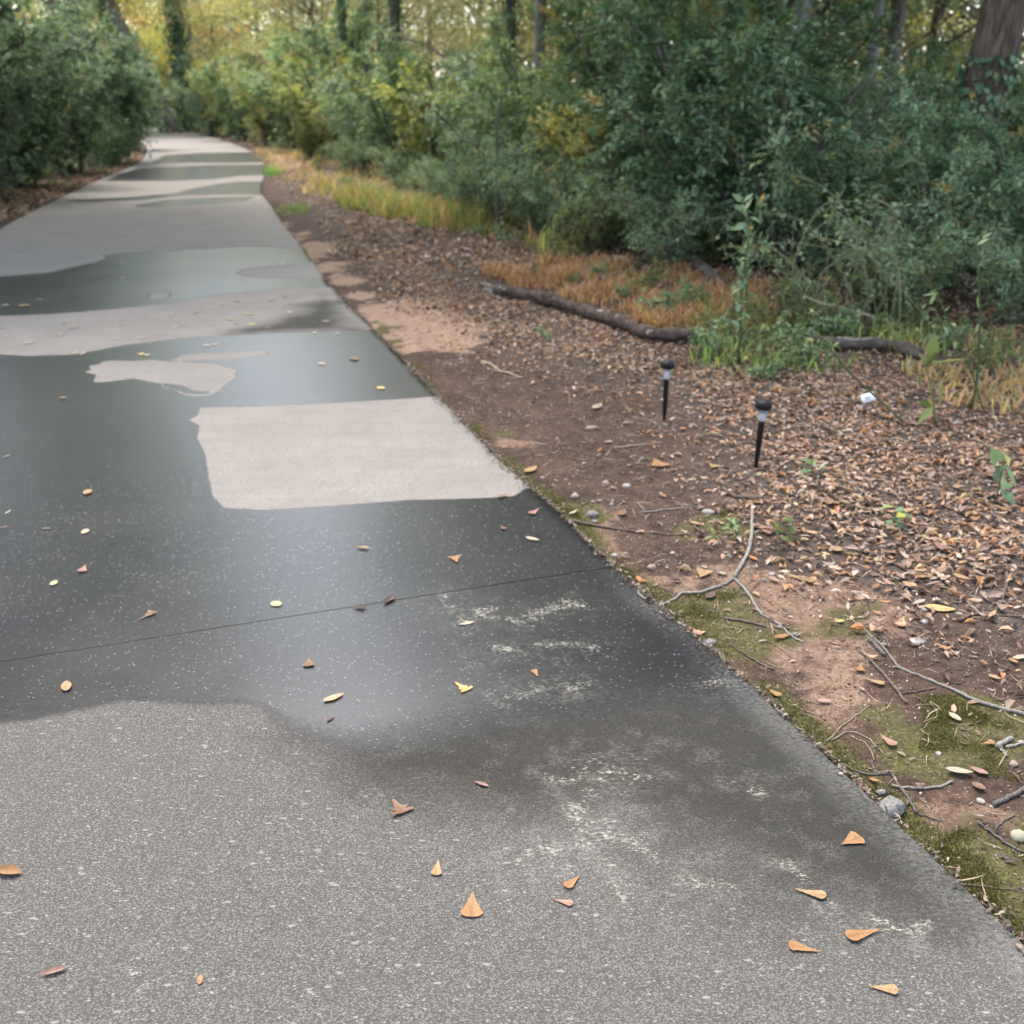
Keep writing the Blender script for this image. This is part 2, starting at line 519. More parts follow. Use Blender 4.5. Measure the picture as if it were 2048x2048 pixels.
def make_concrete():
    m, nt, b = mat_new("concrete")
    v = coords(nt, math.radians(-20))
    vs = coords(nt, math.radians(-20), (0.55, 1, 1))
    wsd, soft = attr(nt, "wet"), attr(nt, "soft")
    wn_ = mth(nt, 'MULTIPLY', mth(nt, 'ADD', mth(nt, 'SUBTRACT', noise(nt, v, 40, 5, 0.75), 0.5), mth(nt, 'MULTIPLY', mth(nt, 'SUBTRACT', noise(nt, v, 260, 2, 0.7), 0.5), 0.8)), mth(nt, 'ADD', 0.012, mth(nt, 'MULTIPLY', soft, 1.4)))
    wsd2 = mth(nt, 'ADD', wsd, wn_)
    wet = rng_(nt, wsd2, mth(nt, 'MULTIPLY', soft, -1.0), mth(nt, 'MULTIPLY', soft, 0.8))
    gloss = rng_(nt, wsd2, mth(nt, 'MULTIPLY', soft, -0.7), mth(nt, 'MULTIPLY', soft, 1.0))
    gloss = mth(nt, 'POWER', gloss, 1.4)
    damp, worn, scuff = attr(nt, "damp"), attr(nt, "worn"), attr(nt, "scuff")
    fine = noise(nt, vs, 300, 2, 0.7)
    fine2 = noise(nt, vs, 120, 3, 0.7)
    big = noise(nt, v, 2.2, 4, 0.6)
    mid = noise(nt, v, 14, 4, 0.6)
    streak = noise(nt, coords(nt, math.radians(-20), (0.35, 5, 1)), 3.0, 4, 0.6)
    # pale grains
    vd = voro(nt, vs, 190, "Distance")
    vc = nd(nt, "TexVoronoi", feature='F1'); nt.links.new(vs, vc.inputs["Vector"]); vc.inputs["Scale"].default_value = 400
    sep = nd(nt, "SeparateColor"); nt.links.new(vc.outputs["Color"], sep.inputs[0])
    rnd = sep.outputs[0]
    dens_worn = mth(nt, 'GREATER_THAN', mth(nt, 'ADD', rnd, mth(nt, 'MULTIPLY', mth(nt, 'SUBTRACT', mid, 0.5), 0.9)), 0.52)
    grain = mth(nt, 'MULTIPLY', rng_(nt, vc.outputs["Distance"], 0.55, 0.3), dens_worn)
    v2 = nd(nt, "TexVoronoi", feature='F1'); nt.links.new(vs, v2.inputs["Vector"]); v2.inputs["Scale"].default_value = 150
    sep2 = nd(nt, "SeparateColor"); nt.links.new(v2.outputs["Color"], sep2.inputs[0])
    spot = mth(nt, 'MULTIPLY', rng_(nt, v2.outputs["Distance"], mth(nt, 'MULTIPLY', sep2.outputs[1], 0.42), mth(nt, 'MULTIPLY', sep2.outputs[1], 0.2)), mth(nt, 'GREATER_THAN', sep2.outputs[0], 0.66))
    # dry clean concrete
    dry = mixc(nt, rng_(nt, fine2, 0.3, 0.7), (0.138, 0.123, 0.107), (0.25, 0.226, 0.20))
    dry = mixc(nt, rng_(nt, big, 0.35, 0.7, 0, 0.55), dry, (0.148, 0.134, 0.119))
    dry = mixc(nt, rng_(nt, mid, 0.45, 0.75, 0, 0.35), dry, (0.125, 0.113, 0.098))
    dry = mixc(nt, rng_(nt, streak, 0.45, 0.75, 0, 0.18), dry, (0.26, 0.236, 0.21))
    # weathered concrete in the foreground: dark paste, pale sand showing
    wc = mixc(nt, rng_(nt, fine, 0.3, 0.7), (0.035, 0.0323, 0.028), (0.097, 0.09, 0.079))
    wc = mixc(nt, rng_(nt, mid, 0.3, 0.75, 0, 0.5), wc, (0.055, 0.052, 0.045))
    wc = mixc(nt, mth(nt, 'MULTIPLY', grain, 0.45), wc, (0.32, 0.30, 0.265))
    wc = mixc(nt, mth(nt, 'MULTIPLY', spot, 0.45), wc, (0.40, 0.375, 0.34))
    base = mixc(nt, worn, dry, wc)
    v3 = nd(nt, "TexVoronoi", feature='F1'); nt.links.new(coords(nt, math.radians(-20), (0.4, 1, 1)), v3.inputs["Vector"]); v3.inputs["Scale"].default_value = 60
    sep3 = nd(nt, "SeparateColor"); nt.links.new(v3.outputs["Color"], sep3.inputs[0])
    flake = mth(nt, 'MULTIPLY', mth(nt, 'MULTIPLY', rng_(nt, v3.outputs["Distance"], 0.26, 0.12), mth(nt, 'GREATER_THAN', sep3.outputs[0], 0.8)), worn)
    base = mixc(nt, mth(nt, 'MULTIPLY', flake, 0.35), base, (0.40, 0.38, 0.35))
    dark_spot = rng_(nt, noise(nt, v, 5.5, 2), 0.72, 0.78, 0, 0.6)
    base = mixc(nt, dark_spot, base, (0.04, 0.037, 0.034))
    # damp olive film
    dc = mixc(nt, rng_(nt, fine, 0.3, 0.7), (0.0105, 0.0098, 0.007), (0.028, 0.0262, 0.0195))
    dc = mixc(nt, mth(nt, 'MULTIPLY', mth(nt, 'MULTIPLY', grain, rng_(nt, mid, 0.45, 0.65)), 0.3), dc, (0.24, 0.225, 0.19))
    dampf = mth(nt, 'MULTIPLY', damp, rng_(nt, mid, 0.15, 0.5, 0.75, 1.0), clamp=True)
    base = mixc(nt, mth(nt, 'MULTIPLY', dampf, 0.95), base, dc)
    # wet
    wt = mixc(nt, rng_(nt, fine, 0.3, 0.7), (0.0105, 0.0098, 0.0118), (0.025, 0.0236, 0.0272))
    wt = mixc(nt, rng_(nt, big, 0.35, 0.7, 0, 0.5), wt, (0.024, 0.0222, 0.022))
    wt = mixc(nt, mth(nt, 'MULTIPLY', spot, 0.7), wt, (0.22, 0.215, 0.21))
    base = mixc(nt, wet, base, wt)
    # scuffed pale paste
    sc_ = mth(nt, 'MULTIPLY', rng_(nt, mth(nt, 'ADD', mth(nt, 'MULTIPLY', scuff, 0.75), mth(nt, 'MULTIPLY', mth(nt, 'SUBTRACT', noise(nt, vs, 130, 3, 0.8), 0.5), 2.4)), 0.62, 0.95), rng_(nt, scuff, 0.1, 0.6))
    base = mixc(nt, mth(nt, 'MULTIPLY', sc_, mth(nt, 'MULTIPLY', rng_(nt, noise(nt, v, 9, 3), 0.3, 0.55), 0.9)), base, (0.31, 0.285, 0.23))
    base = mixc(nt, mth(nt, 'MULTIPLY', mth(nt, 'MULTIPLY', attr(nt, 'dusty'), rng_(nt, mth(nt, 'ADD', fine2, mth(nt, 'MULTIPLY', mid, 0.7)), 0.78, 1.2)), 0.4), base, (0.22, 0.21, 0.18))
    eg = mth(nt, 'MULTIPLY', attr(nt, "edge"), rng_(nt, mth(nt, 'ADD', fine2, mth(nt, 'MULTIPLY', big, 0.5)), 0.62, 0.9))
    base = mixc(nt, mth(nt, 'MULTIPLY', eg, mth(nt, 'MULTIPLY', worn, 0.32)), base, (0.26, 0.25, 0.22))
    base = mixc(nt, attr(nt, "groove"), base, (0.008, 0.008, 0.008))
    nt.links.new(base, b.inputs["Base Color"])
    wetr = rng_(nt, mth(nt, 'ADD', fine2, mth(nt, 'MULTIPLY', big, 0.6)), 0.4, 1.2, 0.18, 0.28)
    b.inputs["Roughness"].default_value = 0.82
    b.inputs["Specular IOR Level"].default_value = 0.25
    film = nd(nt, "BsdfPrincipled")                      # the film of water on the wet parts
    nt.links.new(base, film.inputs["Base Color"])
    nt.links.new(wetr, film.inputs["Roughness"])
    nt.links.new(mth(nt, 'SUBTRACT', 1.0, attr(nt, "groove")), film.inputs["Specular IOR Level"])
    mx = nd(nt, "MixShader")
    nt.links.new(gloss, mx.inputs[0])
    nt.links.new(b.outputs[0], mx.inputs[1])
    nt.links.new(film.outputs[0], mx.inputs[2])
    nt.links.new(mx.outputs[0], nt.nodes["Material Output"].inputs[0])
    nb = bump(nt, fine2, 0.25, 0.002)
    nb = bump(nt, fine, 0.35, 0.0012, nb)
    nt.links.new(nb, b.inputs["Normal"])
    nt.links.new(nb, film.inputs["Normal"])
    return m
M_CONC = make_concrete()
build_path()

# ------------------------------------------------------------------ the ground: one sheet to the horizon
Z_SAND = [W((620, 470), (680, 520), (760, 600), (900, 600), (960, 640), (930, 690), (820, 700), (760, 660), (640, 540), (560, 440)), W((525, 300), (600, 310), (620, 330), (560, 335))]
Z_CLAY = [W((975, 860), (1040, 870), (1055, 885), (1010, 900)), W((1130, 1000), (1200, 1010), (1260, 1090), (1280, 1150), (1200, 1110), (1150, 1050)), W((1380, 1130), (1500, 1110), (1680, 1160), (1760, 1240), (1780, 1300), (1650, 1330), (1560, 1310), (1500, 1260), (1420, 1220)),
          W((1560, 1300), (1700, 1330), (1780, 1420), (1650, 1420)), W((1840, 1500), (1930, 1510), (1900, 1550), (1840, 1540)), W((1790, 1580), (1960, 1590), (2048, 1640), (1900, 1640), (1840, 1680)), W((1480, 990), (1500, 1050), (1440, 1080)), W((1900, 1370), (2048, 1390), (2048, 1500), (1960, 1470))]
Z_MOSS = [W((1060, 975), (1180, 1000), (1270, 1140), (1240, 1150), (1150, 1060)), W((1350, 1200), (1450, 1180), (1490, 1220), (1470, 1280), (1520, 1370), (1480, 1380)), W((1600, 1455), (1720, 1500), (1830, 1600), (1760, 1620)), W((1800, 1630), (1900, 1610), (2100, 1640), (2400, 1800), (2200, 2000), (1900, 1740)),
          W((1760, 1440), (1900, 1420), (2048, 1440), (2048, 1540), (1900, 1560), (1790, 1530), (1700, 1460)), W((1380, 1030), (1480, 1020), (1470, 1060), (1400, 1050)), W((1640, 1230), (1720, 1230), (1720, 1280), (1620, 1270)), W((760, 640), (800, 690), (780, 690)), W((940, 850), (985, 860), (960, 870)), W((1840, 1390), (2000, 1410), (1990, 1470), (1850, 1440)), W((535, 330), (562, 330), (560, 352), (536, 352)), W((560, 408), (605, 410), (590, 424), (565, 424))]
Z_LITTER = [W((700, 480), (800, 510), (930, 560), (1400, 640), (1800, 690), (2600, 760), (3200, 1300), (2300, 1330), (1980, 1250), (1800, 1190), (1640, 1130), (1540, 1060), (1500, 985), (1420, 880), (1340, 800), (1180, 750), (1010, 700), (930, 640)),
            W((540, 350), (560, 330), (760, 360), (1000, 470), (1100, 560), (930, 600), (760, 560), (650, 480))]

def zone(P, polys, soft=0.15, nz=0.35, sc_=3.0, seed=40):
    n = (fbm(P[:, 0] * sc_, P[:, 1] * sc_, seed, 4) - 0.5) * nz
    d = np.full(len(P), -1e9)
    for q in polys: d = np.maximum(d, sdf(P, q))
    return sstep(-soft, soft, d + n)

def build_ground():
    xs = np.concatenate([[-400, -200, -120, -80, -60], np.arange(-48, -12, 1.5), np.arange(-12, -1.6, 0.25), np.arange(-1.6, 5.2, 0.035), np.arange(5.2, 14, 0.4), np.arange(14, 50, 3), [60, 80, 120, 200, 400]])
    ys = np.concatenate([[-400, -200, -100, -50, -25], np.arange(-12, 0.9, 0.5), np.arange(0.9, 10.5, 0.035), np.arange(10.5, 22, 0.12), np.arange(22, 60, 0.5), np.arange(60, 140, 3), [150, 200, 300, 500]])
    X, Y = np.meshgrid(xs, ys)
    Z = gz(X.ravel(), Y.ravel())
    nx, ny = len(xs), len(ys)
    i = np.arange(ny - 1)[:, None] * nx; j = np.arange(nx - 1)[None]
    q0, q1, q2, q3 = i + j, i + j + 1, i + nx + j + 1, i + nx + j
    T = np.vstack([np.stack([q0, q1, q2], -1).reshape(-1, 3), np.stack([q0, q2, q3], -1).reshape(-1, 3)])
    P = np.stack([X.ravel(), Y.ravel()], -1)
    mb = MB().add(np.column_stack([P, Z]), T)
    o = mb.obj("ground", M_GROUND, smooth=True)
    o["kind"] = "structure"
    def put(name, val):
        a = o.data.attributes.new(name, 'FLOAT', 'POINT')
        a.data.foreach_set("value", np.ascontiguousarray(val, dtype=np.float32))
    put("sand", zone(P, Z_SAND, 0.25, 0.8, 2.5, 51))
    put("clay", zone(P, Z_CLAY, 0.2, 0.6, 4, 52))
    dr_ = d_right(P[:, 0], P[:, 1])
    rim_ = sstep(0.17, 0.02, dr_) * sstep(-0.05, 0.0, dr_) * sstep(0.34, 0.58, fbm(P[:, 0] * 2.2, P[:, 1] * 2.2, 153, 3)) * sstep(9, 4, P[:, 1])
    put("moss", np.maximum(zone(P, Z_MOSS, 0.12, 0.5, 6, 53), rim_))
    put("litter", zone(P, Z_LITTER, 0.45, 0.8, 3, 54))
    return o

def make_ground():
    m, nt, b = mat_new("soil")
    v = coords(nt)
    n1, n2, n3, n4 = noise(nt, v, 3, 5, 0.65), noise(nt, v, 18, 5, 0.7), noise(nt, v, 90, 4, 0.7), noise(nt, v, 330, 2, 0.7)
    soil = mixc(nt, rng_(nt, n2, 0.3, 0.7), (0.036, 0.0215, 0.015), (0.08, 0.05, 0.036))
    soil = mixc(nt, rng_(nt, n1, 0.45, 0.7, 0, 0.6), soil, (0.105, 0.06, 0.041))
    soil = mixc(nt, rng_(nt, n3, 0.5, 0.75, 0, 0.6), soil, (0.125, 0.092, 0.075))
    sand = mixc(nt, rng_(nt, n2, 0.3, 0.7), (0.21, 0.135, 0.09), (0.33, 0.225, 0.155))
    clay = mixc(nt, rng_(nt, n2, 0.3, 0.7), (0.15, 0.09, 0.058), (0.26, 0.172, 0.118))
    clay = mixc(nt, rng_(nt, n3, 0.45, 0.7), clay, (0.09, 0.058, 0.043))
    lit = mixc(nt, rng_(nt, n2, 0.3, 0.7), (0.045, 0.032, 0.026), (0.10, 0.074, 0.06))
    moss = mixc(nt, rng_(nt, n3, 0.3, 0.7), (0.045, 0.041, 0.014), (0.125, 0.113, 0.042))
    moss = mixc(nt, rng_(nt, n2, 0.4, 0.7, 0, 0.6), moss, (0.06, 0.042, 0.024))
    c = mixc(nt, attr(nt, "litter"), soil, lit)
    jit = mth(nt, 'MULTIPLY', mth(nt, 'SUBTRACT', n2, 0.5), 0.9)
    c = mixc(nt, rng_(nt, mth(nt, 'ADD', attr(nt, "sand"), jit), 0.3, 0.75), c, sand)
    c = mixc(nt, rng_(nt, mth(nt, 'ADD', attr(nt, "clay"), jit), 0.3, 0.75), c, clay)
    c = mixc(nt, rng_(nt, mth(nt, 'ADD', attr(nt, "moss"), jit), 0.3, 0.7), c, moss)
    # pale grit
    vv = nd(nt, "TexVoronoi", feature='F1'); nt.links.new(v, vv.inputs["Vector"]); vv.inputs["Scale"].default_value = 110
    sp = nd(nt, "SeparateColor"); nt.links.new(vv.outputs["Color"], sp.inputs[0])
    g = mth(nt, 'MULTIPLY', rng_(nt, vv.outputs["Distance"], 0.4, 0.2), mth(nt, 'GREATER_THAN', sp.outputs[0], 0.84))
    c = mixc(nt, mth(nt, 'MULTIPLY', g, 0.75), c, (0.27, 0.22, 0.185))
    nt.links.new(c, b.inputs["Base Color"])
    b.inputs["Roughness"].default_value = 0.92
    b.inputs["Specular IOR Level"].default_value = 0.15
    nb = bump(nt, n2, 0.9, 0.02)
    nb = bump(nt, n3, 0.9, 0.008, nb)
    nb = bump(nt, n4, 0.6, 0.003, nb)
    nt.links.new(nb, b.inputs["Normal"])
    return m
M_GROUND = make_ground()
build_ground()

# ------------------------------------------------------------------ shrubs and trees
M_GLOSSY = m_leaf("evergreen_leaf", 0.36, 0.38, 0.5)
M_SOFT = m_leaf("soft_leaf", 0.5, 0.45, 0.35)
M_AUTUMN = m_leaf("autumn_leaf", 0.6, 0.5, 0.25)
M_STEM = m_bark("stem_bark", (0.10, 0.085, 0.065), (0.19, 0.165, 0.13), (60, 60, 12))
M_DARKBARK = m_bark("dark_bark", (0.095, 0.08, 0.066), (0.21, 0.18, 0.15), (14, 14, 2.2))
M_BROWNBARK = m_bark("brown_bark", (0.06, 0.045, 0.034), (0.17, 0.13, 0.10), (22, 22, 3))
M_GREYBARK = m_bark("grey_bark", (0.15, 0.14, 0.12), (0.29, 0.275, 0.24), (14, 14, 2.5))

DARKG = [((0.090, 0.166, 0.086), 4), ((0.135, 0.216, 0.110), 4), ((0.206, 0.304, 0.151), 2), ((0.286, 0.388, 0.187), 1), ((0.650, 0.388, 0.089), .14), ((0.425, 0.414, 0.094), .12)]
BLUEG = [((0.179, 0.276, 0.152), 3), ((0.240, 0.342, 0.196), 3), ((0.361, 0.451, 0.255), 2), ((0.120, 0.188, 0.101), 2), ((0.650, 0.375, 0.120), .16), ((0.412, 0.427, 0.110), .15)]
LEFTG = [((0.138, 0.207, 0.131), 4), ((0.179, 0.261, 0.163), 4), ((0.261, 0.343, 0.213), 2), ((0.097, 0.144, 0.094), 2), ((0.303, 0.358, 0.125), .5), ((0.578, 0.358, 0.125), .06)]
MIDG = [((0.155, 0.246, 0.127), 3), ((0.232, 0.331, 0.156), 3), ((0.310, 0.406, 0.194), 2), ((0.106, 0.170, 0.098), 2), ((0.544, 0.512, 0.174), .5)]
OLIVE = [((0.253, 0.303, 0.137), 3), ((0.370, 0.399, 0.156), 3), ((0.174, 0.217, 0.107), 2), ((0.583, 0.512, 0.116), 1), ((0.583, 0.323, 0.116), .3)]
LIME = [((0.145, 0.187, 0.060), 3), ((0.204, 0.238, 0.080), 3), ((0.102, 0.137, 0.050), 2), ((0.297, 0.238, 0.080), .6)]
YELLOW = [((0.483, 0.451, 0.143), 3), ((0.597, 0.499, 0.163), 2), ((0.367, 0.404, 0.163), 3), ((0.575, 0.356, 0.143), 1), ((0.208, 0.273, 0.122), 1.5)]
YGREEN = [((0.367, 0.359, 0.175), 3), ((0.490, 0.399, 0.219), 2), ((0.245, 0.270, 0.154), 3), ((0.147, 0.170, 0.131), 1)]
ORANGE = [((0.570, 0.360, 0.134), 3), ((0.570, 0.456, 0.154), 3), ((0.433, 0.240, 0.115), 1.5), ((0.319, 0.312, 0.134), 2)]

def shrub_parts(seed, h, r, nst, ntw, nlf, L, Wd, pal, up=0.6, low=0.06, droop=0.3, stem_r=0.016, lf_mat=None, spray=False):
    """returns (foliage mesh, stems mesh); stems arc out from the base, twigs carry the leaves"""
    g = np.random.default_rng(seed)
    st = MB()
    S = []
    for i in range(nst):
        az = 2 * np.pi * (i + g.random()) / nst
        rr = r * (0.25 + 0.75 * g.random() ** 0.6)
        hh = h * (0.62 + 0.38 * g.random()) * (1.0 - 0.35 * (rr / r) ** 2)
        b0 = np.array([np.cos(az), np.sin(az), 0]) * r * 0.12 * g.random()
        e = np.array([np.cos(az) * rr, np.sin(az) * rr, hh])
        c = np.array([np.cos(az) * rr * 0.3, np.sin(az) * rr * 0.3, hh * 0.72]) + g.normal(0, 0.05 * r, 3)
        t = np.linspace(0, 1, 9)[:, None]
        p = b0 * (1 - t) ** 2 + 2 * c * t * (1 - t) + e * t * t + g.normal(0, 0.012 * h, (9, 3)) * t
        p[0, 2] = -0.05
        S.append(p)
        tube(st, p, stem_r * h * (1 - 0.8 * t[:, 0]) * (0.6 + 0.6 * g.random()), 5, (1, 1, 1), caps=False)
    S = np.array(S)
    si = g.integers(0, nst, ntw)
    tt = low + (1 - low) * g.random(ntw) ** 0.8
    f = tt * 8
    i0 = np.minimum(f.astype(int), 7)
    fr = (f - i0)[:, None]
    A = S[si, i0] * (1 - fr) + S[si, i0 + 1] * fr
    rad = nrm(A * [1, 1, 0] + 1e-6)
    D = nrm(rad * 0.8 + g.normal(0, 0.75, (ntw, 3)) + np.array([0, 0, up - 0.2]))
    TL = (0.16 + 0.3 * g.random(ntw))[:, None] * r * (1.1 - 0.4 * tt[:, None])
    B = A + D * TL * 0.6
    C = A + D * TL + np.array([0, 0, -droop]) * TL * g.random((ntw, 1))
    C[:, 2] = np.maximum(C[:, 2], 0.04)
    B[:, 2] = np.maximum(B[:, 2], 0.03)
    for k in range(0, ntw, max(1, ntw // 160)):
        tube(st, np.array([A[k], B[k], C[k]]), [0.005, 0.0035, 0.002], 3, caps=False)
    ti = g.integers(0, ntw, nlf)
    s = (0.08 + 0.92 * g.random(nlf))[:, None]
    P = A[ti] * (1 - s) ** 2 + 2 * B[ti] * s * (1 - s) + C[ti] * s * s
    P += g.normal(0, 0.018 * r ** 0.5, (nlf, 3))
    P[:, 2] = np.maximum(P[:, 2], 0.02)
    axis = nrm(C[ti] - A[ti])
    d = nrm(axis * 0.5 + g.normal(0, 0.6, (nlf, 3)))
    d[:, 2] = d[:, 2] * 0.6 - 0.12
    up_v = nrm(np.array([0, 0, 1.0]) + nrm(P * [1, 1, 0] + 1e-6) * 0.35 + g.normal(0, 0.42, (nlf, 3)))
    tw = pick(pal, ntw, g)
    cl = tw[ti] * 0.6 + pick(pal, nlf, g) * 0.4
    cl = cl * (0.72 + 0.56 * g.random((nlf, 1)))
    fo = MB()
    sz = 0.7 + 0.6 * g.random(nlf)
    leaves(fo, P, d, up_v, L * sz, Wd * sz * (0.85 + 0.3 * g.random(nlf)), cl, 0.16)
    return fo.mesh("foliage", lf_mat or M_SOFT), st.mesh("stem", M_STEM, True)

def shrub_kind(*a, **k):
    return shrub_parts(*a, **k)

KIND = {
    'dark': [shrub_kind(101 + i, 3.0, 1.35, 12, 760, 13500, 0.078, 0.036, DARKG, lf_mat=M_GLOSSY) for i in range(3)],
    'blue': [shrub_kind(111 + i, 2.4, 1.3, 13, 620, 9000, 0.075, 0.027, BLUEG, up=0.35, droop=0.6, lf_mat=M_GLOSSY) for i in range(2)],
    'mid': [shrub_kind(121 + i, 3.0, 1.5, 12, 620, 9500, 0.095, 0.042, MIDG, up=0.5) for i in range(2)],
    'olive': [shrub_kind(131 + i, 3.0, 1.5, 11, 520, 8500, 0.10, 0.042, OLIVE, up=0.6, lf_mat=M_AUTUMN) for i in range(2)],
    'grey': [shrub_kind(141 + i, 1.3, 0.95, 14, 420, 5200, 0.055, 0.022, BLUEG, up=0.6, lf_mat=M_SOFT) for i in range(2)],
    'lime': [shrub_kind(151, 0.75, 0.5, 9, 130, 1700, 0.05, 0.024, LIME, up=0.7)],
    'big': [shrub_kind(161 + i, 5.0, 2.4, 14, 900, 13000, 0.15, 0.075, LEFTG, lf_mat=M_SOFT) for i in range(2)],
    'bigblue': [shrub_kind(171, 4.6, 2.2, 13, 800, 11500, 0.14, 0.065, LEFTG, lf_mat=M_SOFT)],
    'yellow': [shrub_kind(181, 3.6, 1.7, 10, 460, 6500, 0.13, 0.07, YELLOW, up=0.7, lf_mat=M_AUTUMN)],
    'weed': [shrub_kind(191, 0.38, 0.3, 6, 46, 420, 0.045, 0.024, LIME, up=0.8), shrub_kind(192, 0.34, 0.28, 6, 46, 360, 0.05, 0.024, MIDG, up=0.7)],
}
USED = {}
def plant(kind, var, xy, label, name="shrub", cat="shrub", group=None, scale=1.0, rz=None, zs=1.0):
    fo, st = KIND[kind][var]
    o = empty(name, (xy[0], xy[1], float(gz(xy[0], xy[1])) - 0.01), rz if rz is not None else random.uniform(0, 6.28))
    o.scale = (scale, scale, scale * zs)
    link("foliage", fo, o)
    link("stem", st, o)
    tag(o, label, cat, group)
    return o

def at(px, py, depth=None):
    """ground spot seen at a pixel; with depth, along that column but pushed back to that distance"""
    p = un(px, py)
    if depth is not None:
        p = p * (depth / p[1])
    return p

G_R = "evergreen shrubs of the thicket right of the path"
G_M = "shrubs along the far right edge of the path"
G_L = "shrubs along the left side of the path"
# right thicket, front row then behind
plant('dark', 0, at(2040, 640, 8.9), "dark glossy evergreen shrub at the right end of the thicket behind the tall bare saplings", group=G_R, scale=0.62)
plant('blue', 0, at(1850, 620, 9.6), "grey-green drooping-leaved shrub left of the big ridged trunk's foot", group=G_R, scale=0.72)
plant('dark', 1, at(1965, 600, 10.6), "dark evergreen shrub with ivy-like leaves at the foot of the big ridged trunk", group=G_R, scale=0.5)
plant('dark', 2, at(1700, 575, 10.2), "dark evergreen shrub standing directly behind the bramble tangle", group=G_R, scale=0.66)
plant('blue', 1, at(1560, 560, 11.2), "bluish shrub with pale leaf tops behind the two thin saplings", group=G_R, scale=1.1)
plant('dark', 0, at(1425, 525, 11.6), "tall dense dark shrub rising behind the mossy grey rocks", group=G_R, scale=1.08)
plant('dark', 1, at(1290, 500, 13.2), "dark shrub with scattered orange dead leaves beside the yellow-leaved sapling", group=G_R, scale=1.12)
plant('dark', 2, at(1520, 520, 13.6), "tall dark shrub in the second row of the thicket, between two grey trunks", group=G_R, scale=1.2)
plant('mid', 0, at(1395, 500, 15.5), "leafy green shrub reaching the top of the photo behind the darkest thicket", group=G_R, scale=1.15)
plant('blue', 0, at(1735, 520, 13.0), "pale-topped shrub filling the gap below the yellow-green light in the wood", group=G_R, scale=0.92)
plant('grey', 0, at(1130, 470, 13.6), "low grey-green shrub behind the lime-green bush", group=G_R, scale=1.1)
plant('grey', 1, at(1020, 440, 15.2), "low grey-green shrub around the bare grey stalk", group=G_R, scale=1.25)
plant('grey', 0, at(1230, 490, 12.4), "low grey-green shrub right of the lime-green bush, above the rocks", group=G_R, scale=1.0)
plant('grey', 1, at(1330, 505, 11.0), "small grey-green shrub beside the dark broken log", group=G_R, scale=0.75)
plant('lime', 0, at(1178, 500, 11.9), "small lime-green bush at the front edge of the thicket", name="bush", cat="bush", scale=1.1)
plant('mid', 1, at(1180, 440, 16.5), "mid-green shrub with yellow sprays beside the darkest thicket", group=G_R, scale=0.85)
plant('grey', 0, at(1790, 640, 8.6), "low leafy shrub at the right-hand foot of the bramble tangle", group=G_R, scale=0.72)
plant('grey', 1, at(2030, 668, 7.9), "low dark-leaved shrub at the right frame edge, in front of the thicket", group=G_R, scale=0.75)
plant('lime', 0, at(1745, 645, 8.4), "bright green leafy bush under the bramble tangle", name="bush", cat="bush", scale=0.75)
plant('lime', 0, at(1600, 625, 9.0), "low yellow-green bush behind the fallen log, left of the bramble tangle", name="bush", cat="bush", scale=0.45)
plant('dark', 2, at(1985, 600, 10.9), "dark shrub growing against the lower half of the big ridged trunk", group=G_R, scale=0.68)
plant('mid', 0, at(1880, 520, 16.5), "mid-green shrub behind the ridged trunk, under the biggest light gap", group=G_R, scale=0.85)
plant('olive', 0, at(2060, 540, 16.0), "olive shrub right of the ridged trunk", group=G_R, scale=0.85)
plant('olive', 1, at(1780, 500, 19.0), "olive shrub far behind the bramble tangle", group=G_R, scale=0.95)
plant('mid', 1, at(1640, 500, 18.0), "mid-green shrub behind the grey-brown tree in the thicket", group=G_R, scale=1.0)
plant('olive', 0, at(1440, 480, 20.0), "olive shrub behind the tallest dark shrub", group=G_R, scale=1.15)
plant('yellow', 0, at(1205, 470, 14.2), "small yellow-leaved sapling at the left end of the darkest thicket", name="sapling", cat="sapling", scale=0.62)
plant('lime', 0, at(1400, 545, 11.3), "bright green leaf spray low in the dark thicket", name="bush", cat="bush", scale=1.0)
